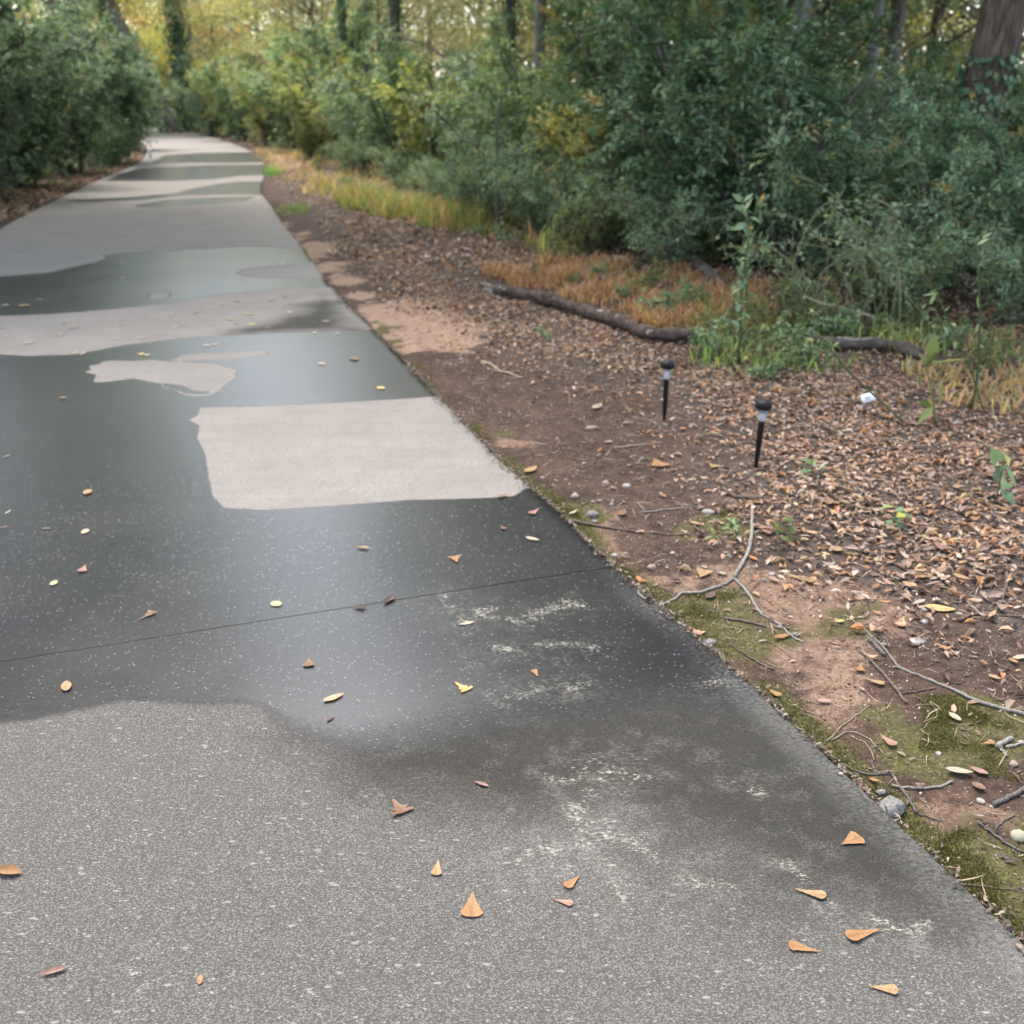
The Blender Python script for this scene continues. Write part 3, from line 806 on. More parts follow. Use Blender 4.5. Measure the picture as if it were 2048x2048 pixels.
# along the right side further off
far_r = [('mid', 1, 1060, 420, 18.5, 1.0, "mid-green bush behind the bare grey stalk"),
         ('blue', 1, 960, 395, 20.5, 1.12, "grey-green bush left of the bare grey stalk"),
         ('olive', 0, 880, 380, 22.0, 0.95, "olive bush with a lime-yellow top near the middle of the hedge"),
         ('mid', 0, 800, 350, 25.0, 1.05, "green bush under the arching dead branch"),
         ('blue', 0, 735, 340, 28.0, 1.3, "bluish bush behind the longest strip of yellow grass"),
         ('olive', 1, 660, 320, 32.0, 1.15, "olive bush at the left end of the yellow grass"),
         ('mid', 1, 600, 300, 37.0, 1.25, "green bush with yellow sprays where the path starts to bend"),
         ('olive', 0, 540, 285, 42.0, 1.2, "olive-yellow bush beside the bend of the path"),
         ('mid', 0, 485, 275, 47.0, 1.3, "dark green bush at the outside of the bend"),
         ('blue', 1, 425, 262, 54.0, 1.7, "rounded blue-green bush next to the far leaning tree"),
         ('yellow', 0, 470, 275, 53.0, 1.2, "yellow-leaved bush above the far bend of the path"),
         ('olive', 1, 365, 256, 64.0, 1.5, "low olive bush at the farthest visible piece of path"),
         ('mid', 1, 300, 250, 74.0, 1.8, "light green bush closing the view at the end of the path"),
         ('blue', 0, 850, 360, 27.0, 1.5, "tall grey-green bush in the second row behind the arching dead branch"),
         ('mid', 0, 700, 330, 36.0, 1.6, "tall mid-green bush in the second row above the yellow grass"),
         ('blue', 1, 970, 400, 24.0, 1.5, "tall bluish bush left of the straight grey trunk"),
         ('olive', 1, 1090, 420, 23.0, 1.1, "olive bush at the foot of the straight grey trunk"),
         ('yellow', 0, 1270, 450, 22.0, 0.85, "yellow-leaved sapling bush in front of the ivy-covered dark trunk")]
for k, v_, px, py, dep, s_, lab in far_r:
    plant(k, v_, at(px, py, dep), lab, group=G_M, scale=s_)
# left side
left = [('big', 0, 20, 345, 21.5, 0.92, "large dark evergreen bush nearest on the left, cut by the frame"),
        ('bigblue', 0, 135, 325, 25.5, 0.92, "large blue-green bush in the middle of the left bank"),
        ('big', 1, 210, 310, 30.0, 0.86, "dark evergreen bush with one orange leaf spray on the left bank"),
        ('bigblue', 0, 262, 290, 38.0, 0.8, "blue-green bush on the left bank overhanging the path edge"),
        ('mid', 1, 225, 316, 28.5, 0.52, "low bushy shrub at the foot of the left bank beside the path edge"),
        ('mid', 0, 60, 345, 22.0, 0.55, "low shrub at the front foot of the nearest left bush"),
        ('big', 1, -90, 380, 19.0, 1.0, "dark evergreen bush whose edge just enters the photo on the left"),
        ('bigblue', 0, 100, 300, 34.0, 1.15, "tall blue-green bush standing behind the left bank"),
        ('olive', 0, 230, 270, 52.0, 1.6, "olive-yellow bush glimpsed above the left bank"),
        ('olive', 1, 275, 258, 60.0, 1.1, "small olive bush between the left bank and the far path")]
for k, v_, px, py, dep, s_, lab in left:
    plant(k, v_, at(px, py, dep), lab, group=G_L, scale=s_)

def crown_mesh(seed, h0, h1, r, n, L, pal, nlimb=16, gaps=0.5, mat=None):
    """limbs and a crown between heights h0 and h1, in clumps with gaps"""
    g = np.random.default_rng(seed)
    fo = MB(); st = MB()
    nc = nlimb * 5
    cz = h0 + (h1 - h0) * g.random(nc)
    prof = np.sqrt(np.clip(1 - ((cz - h0) / (h1 - h0) * 1.6 - 0.6) ** 2 / 1.05, 0.05, 1))
    az = g.random(nc) * 2 * np.pi
    rr = r * prof * (0.3 + 0.7 * g.random(nc) ** 0.5)
    C = np.stack([rr * np.cos(az), rr * np.sin(az), cz], -1)
    for k in range(nlimb):
        e = C[k]
        b0 = np.array([0, 0, max(h0 * 0.75, e[2] - rr[k] * 0.7)])
        m = (b0 + e) / 2 + np.array([0, 0, -0.08 * rr[k]])
        tube(st, catmull([b0, m, e], 3), np.linspace(0.012 * h1 * 0.5, 0.012, 7), 5, caps=False)
    cr = r * (0.16 + 0.2 * g.random(nc))
    ci = g.integers(0, nc, n)
    q = nrm(g.normal(0, 1, (n, 3))) * (g.random((n, 1)) ** 0.45) * cr[ci][:, None] * np.array([1.25, 1.25, 0.6])
    P = C[ci] + q
    d = nrm(g.normal(0, 1, (n, 3)) + [0, 0, -0.3])
    up_v = nrm(g.normal(0, 0.5, (n, 3)) + [0, 0, 1.0])
    tw = pick(pal, nc, g)
    cl = (tw[ci] * 0.65 + pick(pal, n, g) * 0.35) * (0.75 + 0.5 * g.random((n, 1)))
    sz = 0.7 + 0.6 * g.random(n)
    leaves(fo, P, d, up_v, L * sz, L * 0.55 * sz, cl, 0.15)
    return fo.mesh("crown", mat or M_AUTUMN), st.mesh("limbs", M_DARKBARK, True)

CROWN = {
    'low': [crown_mesh(241 + i, 3.4, 13, 4.8, 26000, 0.2, MIDG, nlimb=20, mat=M_SOFT) for i in range(2)],
    'tall': [crown_mesh(201 + i, 7, 17, 4.2, 8000, 0.2, MIDG, mat=M_SOFT) for i in range(2)],
    'ygreen': [crown_mesh(211 + i, 2.2, 12, 4.0, 11000, 0.17, YGREEN) for i in range(2)],
    'yellow': [crown_mesh(221, 1.8, 11, 3.6, 10000, 0.17, YELLOW)],
    'orange': [crown_mesh(231, 1.8, 9, 3.2, 10000, 0.17, ORANGE)],
    'sparse': [crown_mesh(251 + i, 8, 15, 3.2, 1600, 0.2, YGREEN, nlimb=12) for i in range(2)],
}

def trunk_part(root, h, r, mat, lean=(0, 0), flare=1.5, seed=0, k=14):
    g = np.random.default_rng(seed)
    t = np.linspace(0, 1, 22)
    z = h * t
    p = np.stack([lean[0] * t + 0.05 * r * np.sin(t * 9 + seed), lean[1] * t, z - 0.05], -1)
    rad = r * (1 - 0.55 * t) * (1 + (flare - 1) * np.exp(-z / (r * 2.2)))
    mb = MB()
    tube(mb, p, rad, k, bump=0.14, rng=g)
    return mb.obj("trunk", mat, root, True)

def ivy_part(root, h, r, seed, n=2600, L=0.075, pal=DARKG, spread=0.14, lean=(0, 0)):
    g = np.random.default_rng(seed)
    z = h * g.random(n) ** 1.1
    az = g.random(n) * 2 * np.pi
    rr = r * (1 - 0.45 * z / 15) + np.abs(g.normal(0, spread, n)) * (1 - 0.4 * z / h)
    P = np.stack([rr * np.cos(az) + lean[0] * z / 15, rr * np.sin(az) + lean[1] * z / 15, z], -1)
    out = np.stack([np.cos(az), np.sin(az), np.zeros(n)], -1)
    mb = MB()
    cl = pick(pal, n, g) * (0.7 + 0.6 * g.random((n, 1)))
    leaves(mb, P, nrm(g.normal(0, .5, (n, 3)) + [0, 0, -.8]), nrm(out + g.normal(0, .45, (n, 3)) + [0, 0, .4]), L * (.7 + .6 * g.random(n)), L * 0.75, cl, 0.12)
    return mb.obj("ivy", M_GLOSSY, root)

def tree(xy, h, r, crown, mat, label, cvar=0, lean=(0, 0), ivy=None, cs=1.0, seed=1, group="trees of the wood", rz=None, flare=1.5):
    o = empty("tree", (xy[0], xy[1], float(gz(xy[0], xy[1]))), 0)
    trunk_part(o, h, r, mat, lean, flare, seed=seed)
    if ivy: ivy_part(o, ivy[0], r, seed + 5, ivy[1], ivy[2], lean=lean, spread=ivy[3] if len(ivy) > 3 else 0.14)
    if crown:
        c, l = CROWN[crown][cvar % len(CROWN[crown])]
        a, b = link("crown", c, o), link("limbs", l, o)
        for q in (a, b):
            q.rotation_euler = (0, 0, random.uniform(0, 6.28) if rz is None else rz)
            q.scale = (cs, cs, cs)
            q.location = (lean[0] * 0.7, lean[1] * 0.7, 0)
    return tag(o, label, "tree", group)

def spot(px, depth):                                      # a place at that distance along a column of the photo, near eye level
    return np.array([(px - CPX) / FPX * (depth * math.cos(PITCH) + CAMH * math.sin(PITCH) * 0.0) / math.cos(PITCH) * math.cos(PITCH) * 1.0, depth])

def spot2(px, py, depth):
    a = (px - CPX) / FPX; b = (py - CPX) / FPX
    t = depth / (math.cos(PITCH) - b * math.sin(PITCH))
    return np.array([a * t, depth])

tree(spot2(1985, 120, 11.9) - [0.28, 0], 16, 0.255, 'tall', M_BROWNBARK, "thickest tree, with dark ridged bark, at the right edge of the photo", 0, ivy=(2.1, 1300, 0.085, 0.13), seed=1, flare=1.3, lean=(2.0, 0))
tree(spot2(1750, 80, 16.0), 15, 0.085, 'tall', M_GREYBARK, "slim straight grey tree left of the yellow-green gap in the wood", 1, seed=2)
tree(spot2(1592, 120, 14.6), 15, 0.15, 'tall', M_GREYBARK, "grey-brown tree standing inside the dark thicket", 0, seed=3, ivy=(6, 900, 0.09, 0.12))
tree(spot2(1792, 60, 22.0), 15, 0.17, 'tall', M_DARKBARK, "short-looking brown trunk seen through the yellow-green leaves", 1, seed=4)
tree(spot2(1080, 40, 27.0), 17, 0.15, 'tall', M_GREYBARK, "straight pale grey trunk near the top middle of the photo", 1, seed=5)
tree(spot2(1021, 40, 29.0), 16, 0.13, 'tall', M_DARKBARK, "ivy-green trunk just left of the straight pale grey trunk", 0, ivy=(9, 1600, 0.11, 0.16), seed=6)
tree(spot2(1216, 30, 24.0), 16, 0.11, 'tall', M_DARKBARK, "dark trunk thick with ivy, right of the pale grey trunk", 0, ivy=(9, 1700, 0.1, 0.14), seed=7)
tree(spot2(684, 40, 36.0), 17, 0.15, 'sparse', M_DARKBARK, "dark slim trunk left of the forked one, above the hedge", 1, ivy=(6, 900, 0.13, 0.14), seed=8)
tree(spot2(790, 40, 32.0), 16, 0.17, 'sparse', M_DARKBARK, "dark trunk above the arching dead branch", 0, ivy=(7, 1200, 0.12, 0.16), seed=9)
tree(spot2(722, 60, 38.0), 15, 0.12, 'sparse', M_DARKBARK, "thin dark trunk with yellow-green leaves above the hedge", 0, seed=10, lean=(0.6, 0))
tree(spot2(338, 190, 58.0), 17, 0.42, 'tall', M_GREYBARK, "grey leaning tree clad in pale creeper at the end of the path", 0, lean=(-7.5, 2), ivy=(12, 2600, 0.22, 0.22), seed=11)
tree(spot2(368, 190, 60.0), 16, 0.25, 'tall', M_DARKBARK, "dark ivy-covered column of a tree beside the leaning grey one", 1, ivy=(10, 3000, 0.24, 0.3), seed=12)
tree(spot2(14, 20, 34.0), 15, 0.2, 'tall', M_GREYBARK, "grey trunk showing above the nearest left bush at the corner", 0, seed=13)
tree(spot2(1455, 30, 19.0), 15, 0.09, 'tall', M_DARKBARK, "dark thin trunk almost hidden by the tallest dark shrub", 1, seed=14)
tree(spot2(1160, 40, 31.0), 13, 0.06, 'ygreen', M_DARKBARK, "thin dark stem against bright yellow-green leaves", 1, seed=15)
G_C = "added trees whose crowns screen the sky from the wet path"  # trees added with crowns out of view, to block sky reflections on wet concrete
for i, (x_, y_, cs_, lab) in enumerate([(-9.2, 16.5, 1.25, "unseen tall green tree added on the left bank, its crown screening the sky over the path"), (-11.5, 11.5, 1.0, "unseen tall green tree added on the left bank to darken the near wet band"), (-16, 33, 1.25, "added sky-screening tree behind the far dark bush of the left bank"),
                                       (3.6, 15, 1.32, "leafy tree added inside the tall dark shrub of the thicket, its unseen crown screening the sky"), (5.2, 22, 1.05, "added sky-screening leafy tree behind the pale grey trunk"),
                                       (5.0, 33, 1.2, "added sky-screening leafy tree deep in the wood behind the hedge")]):
    tree((x_, y_), 13 * cs_, 0.16, 'tall' if y_ in (23, 33) and x_ < 0 else 'low', M_DARKBARK, lab, i, cs=cs_, seed=60 + i, group=G_C)
bgt = [('yellow', 430, 66, 1.0, "yellow autumn tree above the far bend of the path"), ('orange', 385, 72, 1.15, "orange-tinted autumn tree right of the leaning grey tree"),
       ('ygreen', 520, 56, 1.0, "bright yellow-green tree above the bend of the path"), ('yellow', 590, 50, 0.9, "yellow tree left of the dark slim trunks"),
       ('ygreen', 650, 62, 1.1, "yellow-green tree far behind the dark slim trunks"), ('ygreen', 250, 80, 1.3, "yellow-green tree glimpsed over the left bank"),
       ('yellow', 215, 62, 1.0, "yellow tree showing over the top of the left bank"), ('ygreen', 860, 52, 1.1, "pale yellow-green tree deep in the wood near the top middle"),
       ('ygreen', 1120, 40, 0.95, "yellow-green tree filling the light gap right of the pale grey trunk"), ('ygreen', 1260, 44, 1.1, "yellow-green tree behind the dark ivy trunk"),
       ('yellow', 1180, 52, 1.2, "yellow tree far behind the light gap at the top"), ('ygreen', 1700, 30, 0.9, "yellow-green tree left of the biggest light gap on the right"),
       ('ygreen', 1860, 27, 0.85, "yellow-green tree filling the biggest light gap beside the ridged trunk"), ('yellow', 1820, 40, 1.1, "yellow tree deep in the wood left of the ridged trunk"),
       ('ygreen', 2060, 26, 0.9, "yellow-green tree right of the ridged trunk"), ('ygreen', 1500, 36, 1.1, "yellow-green tree behind the dark thicket"),
       ('yellow', 330, 92, 1.4, "yellow tree at the very end of the view"), ('ygreen', 960, 60, 1.3, "light green tree far back between the trunks"),
       ('ygreen', 120, 55, 1.2, "light green tree behind the left bank")]
bgt += [('ygreen', 560, 84, 1.7, "tallest yellow-green tree far above the bend"), ('yellow', 480, 95, 1.7, "large yellow tree far behind the bend"), ('ygreen', 700, 80, 1.6, "large yellow-green tree far behind the slim trunks"), ('ygreen', 800, 70, 1.5, "large yellow-green tree far behind the arching dead branch"),
        ('ygreen', 920, 76, 1.6, "large pale green tree in the far wood"), ('ygreen', 1060, 64, 1.5, "large yellow-green tree far behind the pale grey trunk"), ('yellow', 1330, 60, 1.4, "large yellow tree far behind the thicket's left end"), ('ygreen', 1420, 54, 1.4, "large yellow-green tree far behind the tallest dark shrub"),
        ('ygreen', 1600, 50, 1.3, "large yellow-green tree far behind the grey-brown tree"), ('yellow', 1740, 56, 1.4, "large yellow tree far behind the slim grey tree"), ('ygreen', 1900, 44, 1.2, "large yellow-green tree far behind the ridged trunk"), ('ygreen', 2080, 48, 1.3, "large yellow-green tree at the far right edge"),
        ('ygreen', 300, 110, 2.0, "tallest pale tree closing the view above the path"), ('ygreen', 400, 105, 1.9, "big pale green tree above the far end of the path"), ('ygreen', 180, 95, 1.7, "big pale green tree over the left bank"), ('yellow', 60, 80, 1.5, "big yellow tree far behind the left bank"),
        ('ygreen', 630, 44, 0.85, "small yellow-green tree in front of the slim trunks"), ('ygreen', 760, 46, 0.9, "small yellow-green tree behind the forked trunk")]
for i, (k, px, dep, s_, lab) in enumerate(bgt):
    tree(spot2(px, 120, dep), 11 * s_, 0.13 * s_, k, M_DARKBARK, lab, i, cs=s_, seed=30 + i, group="autumn trees in the background")

# ------------------------------------------------------------------ grass, weeds and leaf litter (uncountable)
def scatter(polys, n, dens=None, seed=0, pad=0.0):
    g = np.random.default_rng(seed)
    out = []
    areas = []
    for q in polys:
        lo, hi = q.min(0) - pad, q.max(0) + pad
        areas.append(np.prod(hi - lo))
    tot = sum(areas)
    for q, a in zip(polys, areas):
        lo, hi = q.min(0) - pad, q.max(0) + pad
        p = lo + (hi - lo) * g.random((int(n * a / tot) + 1, 2))
        k = sdf(p, q) + (fbm(p[:, 0] * 3, p[:, 1] * 3, 71, 3) - 0.5) * 0.5 > -pad
        out.append(p[k])
    P = np.vstack(out)
    P = P[(d_right(P[:, 0], P[:, 1]) > 0.015) | (d_left(P[:, 0], P[:, 1]) > 0.015)]
    if dens is not None:
        P = P[g.random(len(P)) < dens(P)]
    return P

def grass_patch(name, label, polys, n, h, pal, seed, clump=2.2, pad=0.0):
    g = np.random.default_rng(seed)
    P = scatter(polys, n, lambda p: sstep(0.32, 0.6, fbm(p[:, 0] * clump, p[:, 1] * clump, seed, 3)), seed, pad)
    n = len(P)
    z = gz(P[:, 0], P[:, 1])
    hh = h * (0.4 + 0.9 * g.random(n)) * (0.45 + 1.0 * sstep(0.3, 0.7, fbm(P[:, 0] * clump, P[:, 1] * clump, seed, 3)))
    az = g.random(n) * 6.283
    bend = hh * (0.3 + 1.6 * g.random(n))
    out = np.stack([np.cos(az), np.sin(az)], -1)
    sd = np.stack([-np.sin(az), np.cos(az)], -1) * (0.004 + 0.004 * g.random(n))[:, None]
    b0 = np.column_stack([P - sd, z - 0.01]); b1 = np.column_stack([P + sd, z - 0.01])
    m0 = np.column_stack([P + out * (bend * 0.35)[:, None] - sd * .8, z + hh * .65]); m1 = np.column_stack([P + out * (bend * 0.35)[:, None] + sd * .8, z + hh * .65])
    tp = np.column_stack([P + out * bend[:, None], z + hh * (0.75 + 0.25 * g.random(n))])
    v = np.stack([b0, b1, m0, m1, tp], 1).reshape(-1, 3)
    t = (np.arange(n) * 5)[:, None, None] + np.array([[0, 1, 3], [0, 3, 2], [2, 3, 4]])[None]
    c = pick(pal, n, g) * (0.7 + 0.6 * g.random((n, 1)))
    o = MB().add(v, t.reshape(-1, 3), np.repeat(c, 5, 0)).obj(name, M_AUTUMN)
    return tag(o, label, "grass", kind="stuff")

STRAW = [((0.46, 0.25, 0.12), 4), ((0.52, 0.33, 0.18), 3), ((0.30, 0.165, 0.095), 2), ((0.20, 0.21, 0.10), .8)]
GOLD = [((0.48, 0.35, 0.15), 3), ((0.44, 0.27, 0.15), 3.5), ((0.34, 0.31, 0.14), 2), ((0.2, 0.2, 0.11), 1)]
GREEN = [((0.14, 0.24, 0.06), 3), ((0.20, 0.30, 0.08), 3), ((0.10, 0.17, 0.05), 2), ((0.34, 0.32, 0.10), 1)]
grass_patch("dry_grass", "orange dried grass behind the long fallen log", [W((1020, 545), (1180, 530), (1330, 545), (1480, 565), (1490, 640), (1440, 665), (1330, 650), (1230, 610), (1100, 570))], 17000, 0.1, STRAW, 81, 3.0, 0.25)
grass_patch("dry_grass", "golden yellow grass strip along the far right verge", [W((540, 300), (680, 312), (800, 325), (960, 350), (990, 400), (900, 420), (760, 400), (660, 365), (600, 335))], 22000, 0.17, GOLD, 82, 1.1, 0.9)
grass_patch("grass", "green grass and seedlings under the bramble tangle", [W((1450, 610), (1560, 590), (1700, 610), (1860, 650), (1850, 690), (1700, 680), (1600, 730), (1450, 720))], 1700, 0.13, GREEN, 83, 4, 0.3)
grass_patch("grass", "bright green grass tuft at the far right path edge", [W((532, 332), (560, 332), (556, 352), (531, 352))], 2600, 0.09, [((0.13, 0.27, 0.06), 2), ((0.20, 0.33, 0.1), 2)], 84)
grass_patch("grass", "thin green grass fringe beside the path below the bright tuft", [W((555, 408), (605, 410), (600, 428), (560, 428))], 700, 0.06, [((0.14, 0.23, 0.07), 2), ((0.24, 0.28, 0.1), 2)], 85)
grass_patch("dry_grass", "sparse yellowish grass in front of the dark thicket at the right edge", [W((1860, 690), (2000, 680), (2200, 720), (2200, 800), (1950, 790), (1840, 740))], 2600, 0.075, GOLD, 86, 3, 0.25)
grass_patch("grass", "mixed green and straw grass in front of the grey-green shrubs", [W((640, 370), (800, 400), (1000, 430), (1130, 480), (1110, 520), (940, 470), (760, 440), (650, 400))], 22000, 0.28, GREEN + STRAW[:1] + GOLD[:1], 87, 1.2)

def litter_leaves(P, seed, Lr, pal, lift=0.012, tilt=0.35, wr=(0.2, 0.45)):
    g = np.random.default_rng(seed)
    n = len(P)
    L = Lr[0] + (Lr[1] - Lr[0]) * g.random(n)
    Wd = L * (wr[0] + (wr[1] - wr[0]) * g.random(n))
    az = g.random(n) * 6.283
    d = np.stack([np.cos(az), np.sin(az), g.normal(0, tilt, n)], -1); d = nrm(d)
    upv = nrm(np.stack([g.normal(0, tilt, n), g.normal(0, tilt, n), np.ones(n)], -1))
    s = nrm(np.cross(d, upv)); u = np.cross(s, d)
    o = np.column_stack([P, gz(P[:, 0], P[:, 1]) + 0.004 + np.abs(g.normal(0, lift, n))])
    curl = g.normal(0.25, 0.35, n)[:, None]; bend = g.normal(0, 0.18, n)[:, None]
    L_, W_ = L[:, None], Wd[:, None]
    prof = [(0.0, 0.06), (0.33, 0.8), (0.68, 1.0), (1.0, 0.1)]
    rows = []
    for t, w in prof:
        c = o + d * L_ * (t - 0.5) + u * L_ * bend * (4 * (t - .5) ** 2 - .4)
        if w < 0.2:
            rows.append(c)
        else:
            rows += [c - s * W_ * w / 2 + u * W_ * w * curl, c, c + s * W_ * w / 2 + u * W_ * w * curl]
    v = np.stack(rows, 1)
    tri = np.array([[0, 2, 1], [0, 3, 2], [1, 2, 5], [1, 5, 4], [2, 3, 6], [2, 6, 5], [4, 5, 7], [5, 6, 7]])
    c = pick(pal, n, g) * (0.65 + 0.7 * g.random((n, 1)))
    mb = MB().add(v.reshape(-1, 3), ((np.arange(n) * 8)[:, None, None] + tri[None]).reshape(-1, 3), np.repeat(c, 8, 0))
    return mb

BROWN = [((0.34, 0.205, 0.13), 4), ((0.22, 0.13, 0.085), 4), ((0.42, 0.30, 0.215), 3.5), ((0.09, 0.058, 0.043), 4), ((0.37, 0.18, 0.085), 2.6), ((0.33, 0.265, 0.22), 2), ((0.44, 0.33, 0.18), .6)]
M_LITTER = m_leaf("dead_leaf", 0.62, 0.18, 0.3)

def dens_lit(p):
    x = p[:, 0]
    return 0.30 + 0.7 * sstep(0.3, 0.62, fbm(p[:, 0] * 2.3, p[:, 1] * 2.3, 77, 3))
LIT_MAIN = [Z_LITTER[0]]
P1 = scatter(LIT_MAIN, 290000, dens_lit, 90, 0.7)
P1 = P1[(P1[:, 0] < 5.2)]
inner = sdf(P1, Z_LITTER[0])
P1 = P1[RNG.random(len(P1)) < (sstep(-0.75, 0.6, inner) ** 1.6) * 0.8]
o = litter_leaves(P1, 91, (0.014, 0.054), BROWN, 0.006, 0.15, (0.24, 0.5)).obj("leaf_litter", M_LITTER)
tag(o, "thick bed of brown fallen leaves right of the path", "leaf litter", kind="stuff")
VERGE = W((545, 350), (600, 330), (760, 360), (1000, 450), (1200, 540), (1000, 640), (800, 640), (680, 500), (600, 430))
P2 = scatter([VERGE], 20000, lambda p: 0.25 + 0.75 * sstep(0.42, 0.62, fbm(p[:, 0] * 1.5, p[:, 1] * 1.5, 73, 3)), 92)
o = litter_leaves(P2, 93, (0.04, 0.085), BROWN, 0.008, 0.2).obj("leaf_litter", M_LITTER)
tag(o, "fallen leaves strewn along the verge below the golden grass", "leaf litter", kind="stuff")
BANK = np.array([(-5.9, 9.0), (-6.9, 13.7), (-8.2, 19.4), (-9.2, 24.2), (-10.3, 29.4), (-12.2, 36), (-15, 38), (-14, 30), (-12.5, 22), (-12, 16), (-10, 9)])
P3 = scatter([BANK], 40000, None, 94)
o = litter_leaves(P3, 95, (0.06, 0.13), BROWN, 0.02).obj("leaf_litter", M_LITTER)
tag(o, "brown leaf bed on the left bank of the path", "leaf litter", kind="stuff")
FARV = np.array([(-10.3, 42), (-13.2, 49.5), (-20.2, 67.4), (-27, 84), (-26, 87), (-19, 70), (-11.5, 50), (-8.8, 42), (-6.9, 33), (-5.2, 25), (-4.4, 26), (-5.8, 33)])
P4 = scatter([FARV], 16000, None, 96)
P4 = P4[d_right(P4[:, 0], P4[:, 1]) > 0.05]
o = litter_leaves(P4, 97, (0.1, 0.2), BROWN, 0.02).obj("leaf_litter", M_LITTER)
tag(o, "reddish strip of leaves along the far outside edge of the bend", "leaf litter", kind="stuff")
# under the thicket
P5 = scatter([np.array([(-2, 12), (0.5, 10), (2, 8.6), (4, 7), (9, 6.5), (9, 16), (2, 18), (-3, 22)])], 26000, None, 98)
o = litter_leaves(P5, 99, (0.06, 0.11), BROWN, 0.02).obj("leaf_litter", M_LITTER)
tag(o, "dark brown leaves under the right thicket", "leaf litter", kind="stuff")

# small chips and broken bits on the soil
SOIL = W((760, 640), (1000, 700), (1180, 740), (1420, 850), (1540, 1000), (1700, 1130), (2100, 1230), (2600, 1500), (2500, 2000), (2100, 1900), (1575, 1450), (1230, 1140), (1000, 920))
def dens_bits(p):
    e = sdf(p, Z_LITTER[0])
    return np.clip(0.22 + 0.85 * sstep(-0.75, 0.0, e) * sstep(0.3, 0.6, fbm(p[:, 0] * 4, p[:, 1] * 4, 78, 3)), 0, 1)
PB = scatter([SOIL, Z_LITTER[0]], 80000, dens_bits, 100)
PB = PB[PB[:, 0] < 5]
CHIP = [((0.18, 0.13, 0.10), 3), ((0.27, 0.215, 0.18), 3), ((0.10, 0.07, 0.056), 3), ((0.22, 0.13, 0.08), 1)]
# crumbs of soil, needles and leaf bits that creep over the right edge of the slab
ey = 1.2 + 9 * RNG.random(5200) ** 0.9
ed = 0.014 + RNG.normal(-0.005, 0.022, 5200) * (0.3 + 1.2 * vnoise(ey * 3, ey * 0, 141))
PE = np.stack([xr(ey) + ed, ey], -1)
oe = litter_leaves(PE, 142, (0.005, 0.024), CHIP[:] + [((0.06, 0.04, 0.028), 6), ((0.10, 0.10, 0.03), 2)], 0.002, 0.2, (0.15, 0.6)).obj("debris", M_LITTER)
zz = np.empty(len(oe.data.vertices) * 3, np.float32); oe.data.vertices.foreach_get("co", zz); zz = zz.reshape(-1, 3)
zz[:, 2] += np.repeat(np.where(ed < 0.004, 0.004 - gz(PE[:, 0], PE[:, 1]), 0.006), 8)
oe.data.vertices.foreach_set("co", zz.ravel())
tag(oe, "crumbs and needles creeping over the right edge of the path", "debris", kind="stuff")
o = litter_leaves(PB, 101, (0.008, 0.034), CHIP, 0.003, 0.2, (0.12, 0.4)).obj("debris", M_LITTER)
tag(o, "shredded bark, needles and leaf crumbs on the bare soil", "debris", kind="stuff")

PN = scatter([SOIL, Z_LITTER[0]], 14000, None, 144)
PN = PN[(PN[:, 0] < 5)]
o = litter_leaves(PN, 145, (0.03, 0.11), [((0.30, 0.22, 0.15), 3), ((0.14, 0.095, 0.07), 3), ((0.36, 0.28, 0.2), 1)], 0.006, 0.12, (0.018, 0.05)).obj("debris", M_LITTER)
tag(o, "thin dead stalks and needles strewn over soil and leaf bed", "debris", kind="stuff")
# moss tufts
PM = scatter(Z_MOSS[:10], 130000, None, 102)
PM = PM[RNG.random(len(PM)) < sstep(0.4, 0.6, fbm(PM[:, 0] * 8, PM[:, 1] * 8, 53, 3)) * sstep(9, 2, PM[:, 1])]
yy_ = 1.2 + 5.5 * RNG.random(26000) ** 1.2
PR = np.stack([xr(yy_) + 0.006 + np.abs(RNG.normal(0, 0.055, 26000)), yy_], -1)
PR = PR[RNG.random(len(PR)) < sstep(0.40, 0.58, fbm(PR[:, 0] * 2.2, PR[:, 1] * 2.2, 153, 3))]
PM = np.vstack([PM, PR])
n = len(PM)
d = nrm(np.column_stack([RNG.normal(0, .6, (n, 2)), np.ones(n)]))
mb = MB()
leaves(mb, np.column_stack([PM, gz(PM[:, 0], PM[:, 1]) - 0.001]), d, nrm(RNG.normal(0, 1, (n, 3))), 0.005 + 0.007 * RNG.random(n), 0.003, pick([((0.10, 0.094, 0.028), 3), ((0.15, 0.14, 0.045), 3), ((0.07, 0.067, 0.02), 2), ((0.12, 0.155, 0.035), .6)], n, RNG), 0.1)
o = mb.obj("moss", M_SOFT)
tag(o, "short olive moss along the right path edge", "moss", kind="stuff")

# ------------------------------------------------------------------ stones
def rock_mesh(seed, flat=0.6, k=2, rough=0.25):
    import bmesh
    bm = bmesh.new()
    bmesh.ops.create_icosphere(bm, subdivisions=k, radius=0.5)
    g = np.random.default_rng(seed)
    pl = nrm(g.normal(0, 1, (9, 3)))
    cut = 0.30 + 0.17 * g.random(9)
    v = np.array([q.co for q in bm.verts])
    for a, c in zip(pl, cut):
        e = v @ a - c
        v = v - np.maximum(e, 0)[:, None] * a * 0.85
    v += g.normal(0, 0.012 + 0.02 * rough, v.shape)
    v[:, 2] *= flat
    v[:, 0] *= 0.85 + 0.3 * g.random()
    t = np.array([[q.index for q in f.verts] for f in bm.faces])
    bm.free()
    return v, t

